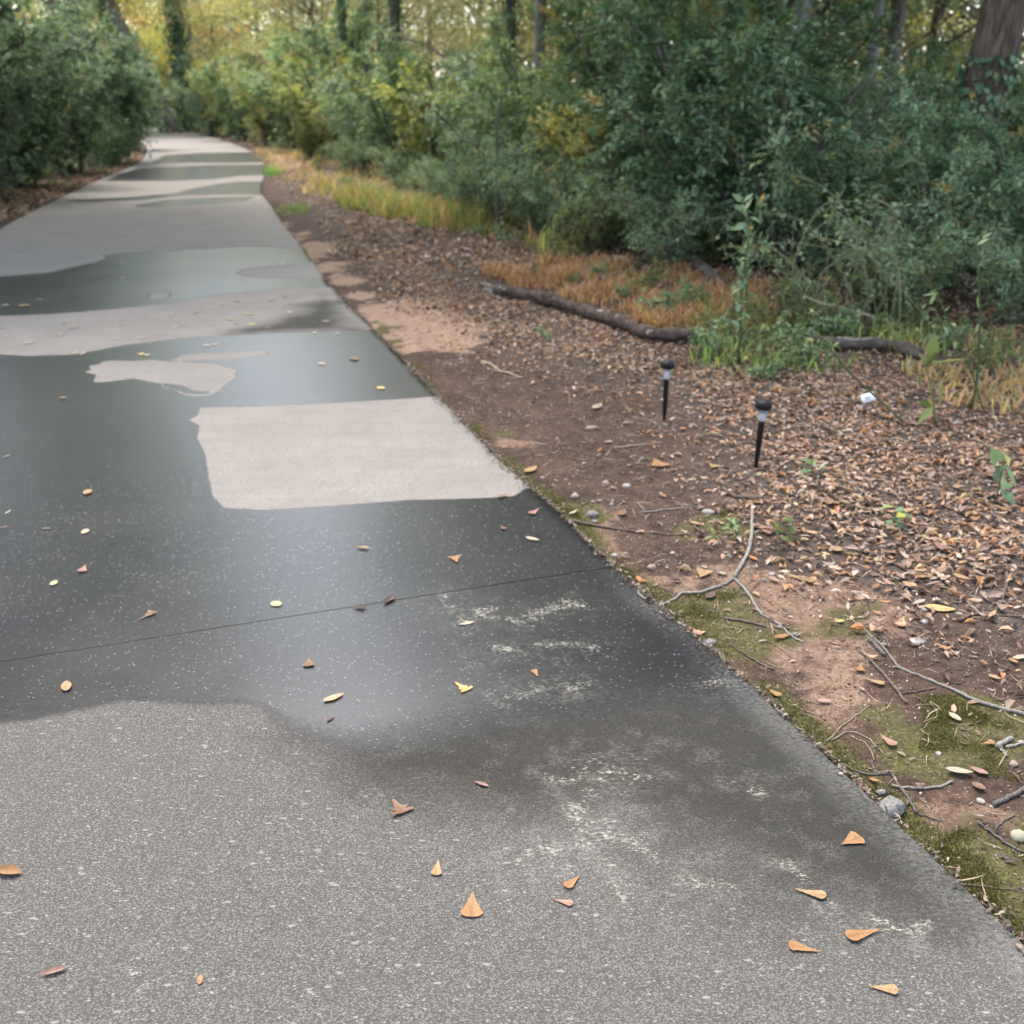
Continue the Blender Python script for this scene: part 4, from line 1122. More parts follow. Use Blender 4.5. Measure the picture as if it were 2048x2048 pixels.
M_ROCK = {'pale': m_plain("pale_stone", (0.36, 0.32, 0.285), 0.9, 0.2, (60, (0.2, 0.165, 0.14), 0.003)),
          'pink': m_plain("pinkish_stone", (0.31, 0.235, 0.19), 0.9, 0.2, (60, (0.18, 0.125, 0.1), 0.003)),
          'granite': m_plain("granite", (0.21, 0.2, 0.18), 0.9, 0.2, (150, (0.09, 0.09, 0.08), 0.004)),
          'tan': m_plain("tan_stone", (0.28, 0.20, 0.14), 0.8, 0.3, (50, (0.2, 0.14, 0.1), 0.002)),
          'yellow': m_plain("yellowish_stone", (0.30, 0.27, 0.18), 0.85, 0.3, (40, (0.33, 0.30, 0.20), 0.004)),
          'grey': m_plain("grey_stone", (0.28, 0.25, 0.22), 0.9, 0.3, (12, (0.15, 0.14, 0.11), 0.02))}
def stone(px, py, wpx, kind, label, flat=0.6, name="stone", sink=0.25, lo=2, aspect=1.0):
    p = un(px, py)
    w = wpx * np.linalg.norm(un(px + 1, py) - p)
    v, t = rock_mesh(px * 7 + py, flat, lo)
    o = MB().add(v * np.array([w, w * aspect, w]), t).obj(name, M_ROCK[kind], smooth=False)
    z = float(gz(*p)) if d_right(*p) > 0 else 0.0
    o.location = (p[0], p[1], z + w * flat * (0.5 - sink) * 0.8)
    o.rotation_euler = (0, 0, random.uniform(0, 6.28) if aspect == 1 else random.uniform(-.3, .3))
    return tag(o, label, "stone", "stones on the bare soil beside the path")
stone(1782, 1606, 62, 'granite', "largest grey granite stone, wedged against the path edge", 0.7, sink=0.2, lo=3)
stone(1765, 1572, 24, 'granite', "small granite stone touching the back of the largest one", 0.6)
stone(1150, 988, 19, 'pale', "roundish white stone near the far corner of the moss strip", 0.85)
stone(1213, 957, 20, 'pink', "pinkish stone, left one of a pair lying on the dark soil", 0.75)
stone(1254, 963, 19, 'pale', "pale stone, right one of a pair lying on the dark soil", 0.7)
stone(1184, 1022, 27, 'granite', "speckled granite stone above the brown stick by the moss", 0.6)
stone(1189, 1034, 14, 'granite', "small granite chip tucked under the speckled granite stone", 0.5)
stone(1186, 999, 9, 'pink', "tiny pink pebble, left of two beside the speckled granite stone", 0.7)
stone(1200, 996, 9, 'pale', "tiny pale pebble, right of two beside the speckled granite stone", 0.7)
stone(1223, 1005, 9, 'pale', "tiny white pebble behind the brown stick", 0.7)
stone(1168, 913, 9, 'pale', "small white pebble alone in the middle of the dark soil", 0.8)
stone(1085, 947, 10, 'pale', "small white pebble beside the corner of the dry slab patch", 0.6)
stone(1322, 982, 11, 'pale', "small pale pebble right of the pair of stones", 0.5)
stone(1184, 853, 27, 'pink', "long flat pinkish stone on the dark soil before the farther lamp", 0.4, aspect=0.5)
stone(1416, 1023, 26, 'grey', "flat grey stone above the green seedlings", 0.3)
stone(1303, 1128, 20, 'tan', "smooth oval tan stone on the soil right of the moss", 0.65, lo=3)
stone(1346, 1101, 13, 'pale', "small square pale stone left of the forked branch", 0.6)
stone(1230, 1101, 15, 'pale', "cream stone beside the bright green moss tuft", 0.6)
stone(1420, 1271, 38, 'granite', "white flat stone half sunk in moss at the path edge", 0.3)
stone(1544, 1147, 15, 'pale', "white pebble, farther of two right of the branch fork", 0.6)
stone(1527, 1160, 13, 'granite', "grey pebble, nearer of two right of the branch fork", 0.6)
stone(1592, 1268, 19, 'granite', "flat grey-green stone at the tip of the forked branch", 0.4)
stone(1878, 1505, 13, 'pale', "round white pebble amid moss below the long lichen twig", 0.8)
stone(2027, 1528, 19, 'pink', "pinkish pebble close to the right frame edge", 0.7)
stone(1962, 1596, 18, 'pale', "bright white pebble at the end of the thick grey stick", 0.7)
stone(1984, 1606, 10, 'yellow', "tiny cream pebble against the tip of the thick grey stick", 0.7)
stone(1877, 1690, 11, 'pale', "white pebble alone on the big moss cushion", 0.7)
stone(1832, 1284, 40, 'pale', "flat pale shard on the clay below the leaf bed", 0.2, aspect=0.7)
stone(1849, 1244, 19, 'pale', "whitish pebble under the long tan leaf", 0.5)
stone(1849, 1216, 25, 'pale', "bright white flat stone beside the long tan leaf", 0.35)
stone(1768, 1290, 16, 'granite', "grey pebble beside the short bark-covered stick", 0.6)
stone(2038, 1668, 32, 'yellow', "yellowish angular stone at the right edge above the moss cushion", 0.8)
stone(2043, 1483, 14, 'pale', "white pebble at the right edge beside the lichen twig", 0.7)
stone(1240, 524, 34, 'grey', "pale weathered rock half hidden under the lime-green bush", 0.7, "rock", lo=3)
stone(1325, 505, 70, 'grey', "large grey-brown rock at the foot of the dark thicket", 0.75, "rock", lo=3)
# countless crumbs of earth
PC = scatter([SOIL], 30000, lambda p: 0.1 + 0.9 * sstep(0.4, 0.6, fbm(p[:, 0] * 5, p[:, 1] * 5, 178, 3)), 203)
PC = PC[(d_right(PC[:, 0], PC[:, 1]) < 1.9) & (PC[:, 1] < 8)]
mb = MB(); v0, t0 = rock_mesh(15, 0.7, 1); n = len(PC)
sz = 0.004 + 0.010 * RNG.random(n) ** 3
vv = v0[None] * sz[:, None, None] + np.column_stack([PC, gz(PC[:, 0], PC[:, 1]) + 0.001])[:, None]
mb.add(vv.reshape(-1, 3), ((np.arange(n) * len(v0))[:, None, None] + t0[None]).reshape(-1, 3), np.repeat(pick([((0.075, 0.047, 0.033), 3), ((0.05, 0.031, 0.022), 3), ((0.12, 0.075, 0.052), 2)], n, RNG), len(v0), 0))
M_CRUMB, nt_, b_ = mat_new("earth_crumb")
nt_.links.new(attr(nt_, "col", False), b_.inputs["Base Color"]); b_.inputs["Roughness"].default_value = 0.95
o = mb.obj("dirt", M_CRUMB)
tag(o, "crumbs of dark earth on the bare soil", "earth crumbs", kind="stuff")
# countless grit
PG = scatter([SOIL], 16000, lambda p: 0.15 + 0.5 * sstep(0.45, 0.65, fbm(p[:, 0] * 3, p[:, 1] * 3, 79, 3)), 103)
PG = PG[(d_right(PG[:, 0], PG[:, 1]) < 1.6) & (PG[:, 1] < 7)]
mb = MB()
v0, t0 = rock_mesh(5, 0.7, 1)
n = len(PG)
sz = 0.003 + 0.007 * RNG.random(n) ** 4
vv = v0[None] * sz[:, None, None] + np.column_stack([PG, gz(PG[:, 0], PG[:, 1]) + 0.001])[:, None]
mb.add(vv.reshape(-1, 3), ((np.arange(n) * len(v0))[:, None, None] + t0[None]).reshape(-1, 3), np.repeat(pick([((0.5, 0.43, 0.37), 3), ((0.42, 0.28, 0.22), 3), ((0.25, 0.2, 0.17), 2)], n, RNG), len(v0), 0))
M_GRIT, nt_, b_ = mat_new("grit")
nt_.links.new(attr(nt_, "col", False), b_.inputs["Base Color"]); b_.inputs["Roughness"].default_value = 0.9
o = mb.obj("gravel", M_GRIT)
tag(o, "fine pale grit scattered over the bare soil", "grit", kind="stuff")

# ------------------------------------------------------------------ logs, branches, twigs
M_LOG = m_bark("log_bark", (0.04, 0.027, 0.02), (0.125, 0.09, 0.07), (20, 20, 20), spots=((0.36, 0.345, 0.31), 7.0, 0.64))
M_ROT = m_bark("rotten_bark", (0.05, 0.042, 0.036), (0.13, 0.105, 0.088), (14, 14, 14))
M_WOOD = m_bark("broken_wood", (0.20, 0.165, 0.13), (0.36, 0.32, 0.27), (60, 60, 60))
M_LICHEN = m_bark("lichen_twig", (0.15, 0.125, 0.105), (0.34, 0.315, 0.275), (220, 220, 220))
M_TWIG = m_bark("brown_twig", (0.10, 0.067, 0.05), (0.19, 0.14, 0.108), (150, 150, 150))
M_GREYTWIG = m_bark("grey_twig", (0.075, 0.063, 0.055), (0.17, 0.15, 0.132), (150, 150, 150))
M_PALE = m_bark("straw", (0.25, 0.195, 0.13), (0.36, 0.29, 0.205), (120, 120, 120))
M_GSTEM = m_bark("green_stem", (0.06, 0.085, 0.035), (0.11, 0.13, 0.06), (80, 80, 80))

def ground3(pts, lift, k=4):
    """pixels of a thing lying on the ground -> smooth 3-D run resting on it"""
    p = unp(pts)
    q = catmull(p, k)
    z = np.where(d_right(q[:, 0], q[:, 1]) > 0, gz(q[:, 0], q[:, 1]), np.where(d_left(q[:, 0], q[:, 1]) > 0, gz(q[:, 0], q[:, 1]), 0.002))
    return np.column_stack([q, z + lift])

def mpp(pts):
    p = unp(pts)
    x = np.array(pts, float)
    return np.linalg.norm(un(x[:, 0].mean() + 1, x[:, 1].mean()) - un(x[:, 0].mean(), x[:, 1].mean()))

def twig(runs, label, mat=None, name="twig", cat="twig", group="twigs lying on the ground beside the path"):
    mb = MB()
    for pts, w0, w1 in runs:
        m = mpp(pts)
        q = ground3(pts, 0)
        r = np.linspace(w0, w1, len(q)) * m / 2
        q[:, 2] += r * 0.9 + 0.002
        q += np.random.default_rng(len(pts)).normal(0, 0.0012, q.shape)
        tube(mb, q, r * (1 + 0.25 * (RNG.random(len(q)) - .5)), 6, bump=0.25)
    o = mb.obj(name, mat or M_TWIG, smooth=True)
    return tag(o, label, cat, group)

twig([([(1504, 1015), (1504, 1045), (1503, 1075), (1495, 1103), (1480, 1133), (1468, 1152)], 7, 8), ([(1468, 1152), (1448, 1164), (1425, 1173), (1400, 1180), (1372, 1179), (1363, 1177)], 6, 5), ([(1366, 1178), (1345, 1192), (1320, 1203), (1295, 1203), (1280, 1194), (1276, 1184)], 5, 3),
      ([(1468, 1152), (1488, 1175), (1505, 1198), (1518, 1218), (1524, 1225), (1550, 1243), (1575, 1264), (1590, 1277), (1608, 1284)], 6, 3), ([(1508, 1213), (1520, 1220), (1526, 1224)], 3, 6)],
     "long pale forked branch lying from the soil onto the path edge", M_LICHEN, "branch", "branch")
twig([([(1131, 1034), (1180, 1041), (1240, 1054), (1290, 1062), (1380, 1064)], 7, 3)], "reddish-brown stick lying across the moss from the path edge")
twig([([(1284, 1023), (1340, 1020), (1385, 1016), (1403, 1010)], 3.5, 2)], "thin pale straight twig on the soil above the seedlings", M_LICHEN)
twig([([(1446, 980), (1470, 997), (1495, 1000), (1526, 1004)], 8, 9)], "short thick brown stick just behind the top of the forked branch")
twig([([(1447, 1231), (1490, 1240), (1532, 1252)], 5, 4)], "short straight brown twig below the fork of the pale branch")
twig([([(1460, 1278), (1500, 1303), (1530, 1320), (1548, 1329)], 3, 5)], "thin bent twig on moss between the two half-sunk stones")
twig([([(1716, 1299), (1745, 1322), (1775, 1355), (1795, 1380), (1814, 1405)], 5, 6)], "bowed brown twig lying on the clay, left of the long lichen twig")
twig([([(1690, 1228), (1730, 1262), (1770, 1298), (1786, 1318), (1800, 1335)], 2, 4), ([(1784, 1334), (1800, 1336), (1850, 1358), (1900, 1380), (1950, 1403), (2000, 1420), (2070, 1440)], 4, 8)], "long lichen-pale twig running off the right edge of the photo", M_LICHEN)
twig([([(1735, 1281), (1750, 1293), (1770, 1312)], 9, 7)], "short bark-covered stick beside the grey pebble", M_GREYTWIG)
twig([([(1803, 1385), (1835, 1383), (1872, 1379)], 3.5, 3)], "short level twig touching the end of the bowed twig")
twig([([(1552, 1424), (1590, 1447), (1610, 1463), (1626, 1473)], 6, 7)], "dark twig lying right along the path edge", M_GREYTWIG)
twig([([(1630, 1490), (1680, 1516), (1730, 1536), (1782, 1534)], 4, 4)], "thin curved twig running beside the path edge into the moss", M_GREYTWIG)
twig([([(1745, 1510), (1752, 1530), (1770, 1536), (1783, 1531), (1800, 1562), (1820, 1590), (1836, 1613)], 4, 6), ([(1836, 1613), (1860, 1622), (1890, 1635)], 3, 2)], "crooked dark twig bent over behind the largest granite stone", M_GREYTWIG)
twig([([(1785, 1560), (1830, 1569), (1880, 1566), (1905, 1558)], 5, 5)], "pale level twig behind the largest granite stone", M_LICHEN)
twig([([(2080, 1566), (2040, 1582), (2010, 1595), (1985, 1606)], 9, 10)], "thick grey stick entering from the right edge", M_GREYTWIG)
twig([([(1992, 1494), (2010, 1482), (2024, 1476)], 11, 9), ([(2000, 1492), (2008, 1505), (2014, 1513)], 6, 5), ([(2010, 1492), (2030, 1489), (2045, 1484)], 6, 4)], "stubby three-pronged lichen stick near the right edge", M_LICHEN)
twig([([(1955, 1640), (1990, 1665), (2025, 1685), (2070, 1702)], 4, 5), ([(1990, 1655), (2005, 1640), (2030, 1625)], 4, 3)], "dark twig beside the yellowish angular stone", M_GREYTWIG)
twig([([(1900, 1745), (1945, 1747), (1985, 1757), (2050, 1775)], 4, 2)], "thin brown twig across the big moss cushion")
twig([([(2012, 1140), (2010, 1180), (1995, 1222)], 7, 6)], "upright-lying brown twig among leaves at the right edge")
twig([([(1915, 1248), (1945, 1234), (1985, 1234), (2060, 1242)], 7, 4)], "branched brown twig at the lower border of the leaf bed")
twig([([(1645, 850), (1690, 868), (1730, 877), (1770, 882), (1810, 892), (1852, 897)], 6, 9)], "long brown stick lying on the leaf bed right of the nearer lamp")
twig([([(962, 714), (985, 722), (1000, 731), (1020, 735), (1045, 746)], 5, 4)], "root-like twig on the sandy soil left of the fallen log", M_PALE)
twig([([(1230, 886), (1270, 882), (1300, 879), (1320, 878)], 3, 2)], "hair-thin pale twig on the soil before the farther lamp", M_PALE)
twig([([(1728, 975), (1712, 1020), (1695, 1055), (1676, 1086)], 4, 3)], "pale green stem lying among the leaves", M_PALE)
twig([([(1726, 1095), (1760, 1112), (1800, 1130), (1842, 1140)], 6, 5)], "brown twig half buried at the border of the leaf bed")
twig([([(1408, 1276), (1425, 1288), (1445, 1300), (1460, 1322)], 5, 3)], "short pale twig hanging over the path edge beside the half-sunk stone", M_LICHEN)
twig([([(1775, 1070), (1810, 1060), (1850, 1048), (1890, 1032)], 5, 4)], "brown twig lying on the leaf bed near the green sprigs")
twig([([(1520, 945), (1560, 952), (1600, 940)], 5, 4)], "short brown twig at the foot of the nearer lamp")
twig([([(1655, 1470), (1690, 1440), (1720, 1420), (1740, 1404)], 3, 2), ([(1665, 1468), (1700, 1455), (1740, 1470), (1770, 1500)], 3, 2), ([(1700, 1462), (1735, 1480), (1750, 1510)], 2.5, 2)], "tangle of straw-coloured grass stalks on the moss", M_PALE, "dry_stalks", "dry stalks")
twig([([(1860, 1405), (1875, 1425), (1850, 1450), (1845, 1465)], 2.5, 2), ([(1840, 1455), (1858, 1470), (1852, 1490)], 2.5, 2), ([(1830, 1410), (1862, 1408)], 2, 2)], "curly dry root fibres on the moss below the lichen twig", M_PALE, "dry_stalks", "dry stalks")

# the long fallen log
lg = [(x * 0.3106 + 900, y * 0.3106 + 500) for x, y in [(290, 250), (380, 258), (480, 276), (620, 303), (800, 342), (950, 392), (1100, 446), (1230, 508), (1340, 533), (1480, 532), (1640, 545)]]
def lying(pts, zc, r0, r1, mat, name, label, cat, bumpy=0.18, k=12):
    p = catmull(unp(pts, zc), 5)
    z = gz(p[:, 0], p[:, 1])
    r = np.interp(np.linspace(0, 1, len(p)), [0, 1], [r0, r1])
    q = np.column_stack([p, z + r * 1.05 + 0.012])
    mb = MB(); tube(mb, q, r * (1 + 0.14 * np.sin(np.arange(len(p)) * 0.9)), k, bump=bumpy)
    return tag(mb.obj(name, mat, smooth=True), label, cat, "logs lying at the edge of the wood"), q
o, lq = lying(lg, 0.05, 0.05, 0.046, M_LOG, "log", "long curved fallen log lying on the leaves in front of the orange grass", "log")
mb = MB()
for k in range(5):
    a = lq[0] + np.array([-0.01 - 0.015 * k, 0.01 * (k - 2), 0.018 * (k - 2)])
    tube(mb, np.array([lq[1] + (a - lq[0]) * 0.8, a + np.array([-0.025 - 0.02 * (k % 3), 0.01 * (k - 2), 0.008 * (k - 1)])]), [0.022, 0.007], 5, bump=0.3)
mb.obj("broken_end", M_WOOD, o)
lq2 = [(1600, 676), (1640, 684), (1693, 692), (1739, 692), (1786, 697), (1838, 711)]
o, q2 = lying(lq2, 0.03, 0.035, 0.04, M_ROT, "log", "dark rotten log right of the long fallen log, with pale broken wood", "log", 0.35)
mb = MB()
for k in range(6):
    a = q2[8 + k] + np.array([0, -0.01, 0.035])
    tube(mb, np.array([a, a + np.array([0.07, -0.01, 0.01 * (k % 2)])]), [0.014, 0.007], 5, bump=0.4)
mb.obj("broken_wood", M_WOOD, o)
lying([(1355, 488), (1385, 508), (1415, 530), (1445, 550)], 0.1, 0.07, 0.05, M_ROT, "log", "short dark log slanting down beside the large rock", "log", 0.3)

# ------------------------------------------------------------------ upright stalks, saplings, brambles
def stalk3(px, base_y, pts, z_from_px=True):
    """a plant standing at (px, base_y): later pixels give the height at that distance"""
    b = un(px, base_y)
    out = []
    for (x, y) in pts:
        a = (x - CPX) / FPX; bb = (y - CPX) / FPX
        cp, sp = math.cos(PITCH), math.sin(PITCH)
        t = b[1] / (cp - bb * sp)
        out.append((a * t, b[1], CAMH + t * (-sp - bb * cp)))
    return np.array(out)

def stems_thing(name, label, cat, runs, mat, leaf=None, group=None, leaf_mat=None):
    """runs: (base px, base py, [(x, y)...], w0 px, w1 px); leaf: (n, L, W, palette)"""
    b = un(runs[0][0], runs[0][1])
    root = empty(name, (b[0], b[1], float(gz(*b))))
    off = np.array(root.location)
    g = np.random.default_rng(int(runs[0][0]))
    lp_, ld = [], []
    for (bx, by, pts, w0, w1) in runs:
        p = stalk3(bx, by, pts)
        p[:, 1] += g.normal(0, 0.05, len(p)).cumsum() * (np.arange(len(p)) > 0)
        q = catmull(p, 5) - off
        m = un(bx + 1, by) - un(bx, by)
        m = np.linalg.norm(m)
        mb = MB(); tube(mb, q, np.linspace(w0, w1, len(q)) * m / 2, 6, bump=0.15)
        mb.obj("stem", mat, root, True)
        lp_.append(q); ld.append(np.gradient(q, axis=0))
    if leaf:
        n, L, Wd, pal = leaf
        P, D = np.vstack(lp_), np.vstack(ld)
        ok = P[:, 2] > P[:, 2].max() * 0.18
        i = g.choice(np.where(ok)[0], n)
        d = nrm(nrm(D[i]) * 0.3 + g.normal(0, 0.7, (n, 3)))
        mb = MB()
        leaves(mb, P[i] + g.normal(0, 0.012, (n, 3)), d, nrm(g.normal(0, .45, (n, 3)) + [0, -0.15, 1]), L * (.6 + .8 * g.random(n)), Wd * (.7 + .6 * g.random(n)), pick(pal, n, g), 0.12)
        mb.obj("foliage", leaf_mat or M_SOFT, root)
    return tag(root, label, cat, group)

GS = "thin saplings and stalks in front of the thicket"
stems_thing("stalk", "bare grey stalk with a kinked top standing before the hedge", "stalk", [(995, 462, [(995, 462), (993, 400), (994, 320), (994, 262), (1000, 215), (1005, 190)], 7, 5)], M_GREYTWIG, group=GS)
stems_thing("sapling", "two-stemmed green sapling right of the orange grass", "sapling", [(1477, 725, [(1477, 725), (1474, 650), (1475, 560), (1484, 490), (1490, 440), (1478, 395)], 7, 3), (1492, 640, [(1492, 640), (1497, 570), (1500, 500), (1515, 450), (1530, 410)], 6, 3)], M_GSTEM, (70, 0.085, 0.04, BLUEG), GS)
stems_thing("sapling", "tall thin dark-stemmed sapling, rightmost of the stems by the leaf bed", "sapling", [(1943, 818, [(1943, 818), (1942, 760), (1938, 680), (1932, 610), (1926, 540), (1920, 470)], 5, 3), (1966, 818, [(1966, 818), (1945, 740), (1915, 670), (1880, 610), (1850, 560), (1810, 520)], 4, 2)], M_GSTEM, (26, 0.06, 0.022, MIDG), GS)
stems_thing("seedling", "seedling with a few large bright green leaves at the edge of the leaf bed", "seedling", [(1872, 850, [(1872, 850), (1874, 790), (1874, 745), (1880, 722)], 3, 2)], M_GSTEM, (11, 0.15, 0.055, LIME), GS)
stems_thing("seedling", "dark-leaved seedling near the right frame edge in the leaf bed", "seedling", [(1993, 1000, [(1993, 1000), (1996, 960), (2005, 915)], 3, 2)], M_GSTEM, (10, 0.09, 0.04, MIDG), GS)
stems_thing("seedling", "tiny green sprig left of the nearest lamp's leaf bed corner", "seedling", [(1625, 950, [(1625, 950), (1622, 925)], 2, 1.5)], M_GSTEM, (7, 0.07, 0.03, BLUEG), GS)
stems_thing("seedling", "pair of light green seedlings right of the forked branch top", "seedling", [(1560, 1078, [(1560, 1078), (1552, 1050)], 2, 1.5), (1580, 1082, [(1580, 1082), (1580, 1050)], 2, 1.5)], M_GSTEM, (12, 0.045, 0.03, LIME), GS)
stems_thing("seedling", "yellow-green seedling on the bare soil left of the forked branch", "seedling", [(1421, 1066, [(1421, 1066), (1421, 1054)], 2, 1.5)], M_GSTEM, (9, 0.04, 0.02, LIME), GS)
stems_thing("seedling", "feathery green seedling behind the yellow-green one", "seedling", [(1462, 1056, [(1462, 1056), (1458, 1030)], 2, 1.5)], M_GSTEM, (12, 0.035, 0.015, MIDG), GS)
stems_thing("seedling", "green sprig in the lower part of the leaf bed", "seedling", [(1790, 1055, [(1790, 1055), (1785, 1015)], 2, 1.5)], M_GSTEM, (9, 0.06, 0.03, MIDG), GS)
stems_thing("dead_branch", "pale dead branch arching out of the hedge", "branch", [(905, 345, [(925, 190), (900, 130), (860, 95), (810, 78), (775, 72)], 6, 3), (905, 345, [(860, 95), (840, 85), (805, 100)], 3, 2)], M_PALE, None, GS)
g = np.random.default_rng(55)
runs = [(1700, 650, [(1700, 650), (1690, 560), (1640, 480), (1580, 440), (1520, 430)], 5, 3), (1720, 655, [(1720, 655), (1740, 560), (1700, 450), (1640, 390), (1590, 345)], 5, 3), (1800, 660, [(1800, 660), (1815, 560), (1805, 480), (1790, 430), (1782, 405)], 9, 6),
        (1640, 640, [(1640, 640), (1660, 540), (1720, 500), (1790, 515), (1850, 560)], 5, 3), (1600, 630, [(1600, 630), (1590, 540), (1640, 430), (1700, 400), (1760, 420)], 5, 3), (1760, 650, [(1760, 650), (1700, 520), (1600, 490), (1520, 500), (1480, 560)], 4, 3),
        (1680, 650, [(1680, 650), (1710, 560), (1715, 470), (1690, 420)], 4, 3), (1560, 620, [(1560, 620), (1600, 540), (1680, 520), (1760, 560), (1830, 640)], 4, 3), (1740, 650, [(1740, 650), (1770, 560), (1760, 470), (1735, 440)], 4, 3),
        (1660, 650, [(1660, 650), (1620, 560), (1560, 500), (1500, 470)], 4, 3), (1780, 655, [(1780, 655), (1790, 540), (1750, 470), (1690, 455)], 4, 3), (1620, 640, [(1620, 640), (1640, 540), (1650, 450), (1680, 380)], 4, 3), (1830, 690, [(1900, 735), (1840, 640), (1780, 560), (1700, 500), (1640, 470)], 5, 3)]
for k in range(16):
    bx, by = 1560 + 270 * g.random(), 628 + 30 * g.random()
    dx = g.normal(0, 90)
    runs.append((bx, by, [(bx, by), (bx + dx * .25 + g.normal(0, 14), by - 60 - 40 * g.random()), (bx + dx * .6 + g.normal(0, 18), by - 110 - 70 * g.random()), (bx + dx + g.normal(0, 18), by - 140 - 110 * g.random()), (bx + dx * 1.5 + g.normal(0, 20), by - 120 - 110 * g.random())], 3, 1.6))
runs = [(a, b, [p if i == 0 else (p[0] + g.normal(0, 9), p[1] + g.normal(0, 8)) for i, p in enumerate(pts)], w0 * .52, w1 * .6) for a, b, pts, w0, w1 in runs]
stems_thing("bramble", "tangled bramble of pale arching stems in front of the dark thicket", "bramble", runs, m_bark("bramble_stem", (0.16, 0.15, 0.09), (0.30, 0.27, 0.18), (80, 80, 80)), (700, 0.055, 0.028, BLUEG + LIME[:2]), GS)
stems_thing("leaning_stem", "thin dark stem leaning across the leaf bed above the white tag", "stem", [(1806, 843, [(1806, 843), (1768, 808), (1728, 772), (1690, 735), (1662, 700)], 5, 4)], M_GSTEM, None, GS)
stems_thing("leaning_stem", "long pale bare stem slanting through the weeds behind the rotten log", "stem", [(1830, 670, [(1835, 672), (1770, 645), (1700, 625), (1650, 612), (1618, 598)], 6, 4)], M_PALE, None, GS)
for k, v_, px, py, s_, lab in [('grey', 0, 800, 372, .8, "low grey-green shrub rising from the middle of the golden grass"), ('grey', 1, 700, 345, .75, "low grey-green shrub at the back of the golden grass"), ('grey', 0, 905, 420, .8, "low grey-green shrub at the front edge of the golden grass"),
                               ('grey', 1, 960, 440, .9, "low grey-green shrub just left of the bare grey stalk's foot"), ('grey', 0, 850, 395, .6, "smallest grey-green shrub in the golden grass"), ('olive', 0, 620, 318, .4, "small olive shrub at the left end of the golden grass"),
                               ('grey', 1, 1080, 470, .7, "low grey-green shrub left of the lime-green bush")]:
    plant(k, v_, at(px, py), lab, group="low shrubs growing in the verge", scale=s_)
# loose weeds in front of the logs
wl = [(1420, 705, 1, "weed clump with blue-green leaves at the end of the long fallen log"), (1540, 735, 0, "weed clump in front of the two-stemmed sapling"), (1590, 725, 1, "dark-leaved weed clump left of the rotten log"), (1500, 700, 0, "lime weed clump behind the two-stemmed sapling's foot"),
      (1650, 668, 1, "broad-leaved weed clump above the rotten log"), (1870, 700, 1, "weed clump at the right end of the rotten log"), (1090, 668, 1, "small weed on the leaves below the middle of the long fallen log"), (1545, 640, 0, "weed clump right of the orange grass"),
      (1660, 640, 0, "bright weed clump at the left foot of the bramble tangle"), (1830, 665, 0, "yellow-green weed at the right foot of the bramble tangle"), (1250, 590, 1, "weed growing out of the orange grass by the log"), (1150, 565, 1, "pale weed in the orange grass at its left end"),
      (1990, 720, 0, "weed clump near the white scrap at the right edge"), (960, 470, 1, "weed clump left of the stalk's foot"), (870, 440, 1, "straggly weed clump on the verge below the golden grass"), (780, 400, 0, "green weed clump in the golden grass")]
wl += [(1480, 690, 1, "leafy weed clump at the foot of the two-stemmed sapling, left side"), (1520, 670, 0, "pale green weed clump just right of the two-stemmed sapling"), (1570, 690, 1, "dark green weed clump between sapling and rotten log"), (1610, 655, 0, "light green weed clump behind the rotten log's left end"), (1700, 672, 1, "weed clump directly behind the pale broken wood of the rotten log"),
       (1760, 668, 0, "bright weed clump behind the middle of the rotten log"), (1530, 760, 1, "low weed on the leaf bed in front of the two-stemmed sapling"), (1450, 665, 0, "small weed clump where the orange grass ends on the right"), (1905, 690, 1, "weed at the border of the yellowish grass and the dark thicket"), (1960, 735, 0, "weed among the yellowish grass at the right edge")]
wl += [(1060, 560, 0, "weed at the left end of the orange grass"), (1200, 552, 1, "weed in the middle of the orange grass"), (1300, 575, 0, "weed in the orange grass under the large rock"), (1380, 600, 1, "weed in the right half of the orange grass"), (1330, 625, 1, "weed in the orange grass near the end of the log"),
       (700, 365, 1, "green weed clump at the front of the golden grass"), (840, 415, 1, "grey-green weed clump below the golden grass"), (920, 450, 0, "yellowish weed clump on the verge left of the stalk"), (1010, 485, 1, "weed clump on the leaves right of the stalk"), (1110, 520, 0, "weed clump in front of the lime-green bush"),
       (640, 340, 0, "weed clump at the left tip of the golden grass"), (760, 420, 1, "weed clump on the leaf-strewn verge")]
for px, py, v_, lab in wl:
    plant('weed', v_, at(px, py), lab, "weed", "weed", "weeds at the edge of the wood", scale=random.uniform(0.5, 0.95) * (0.6 if px in (1090, 1250, 1150) else 1))

# ------------------------------------------------------------------ solar lamps, tag, markers
M_BLACK = m_plain("black_plastic", (0.009, 0.009, 0.009), 0.55, 0.25)
M_PANEL = m_plain("solar_panel", (0.01, 0.012, 0.02), 0.4, 0.3)
M_SILVER = m_plain("silver_reflector", (0.5, 0.5, 0.5), 0.35, 0.5)
m_clear, nt_, b_ = mat_new("clear_plastic")
b_.inputs["Base Color"].default_value = (0.95, 0.93, 0.92, 1)
b_.inputs["Roughness"].default_value = 0.12
b_.inputs["Transmission Weight"].default_value = 0.85
b_.inputs["IOR"].default_value = 1.25

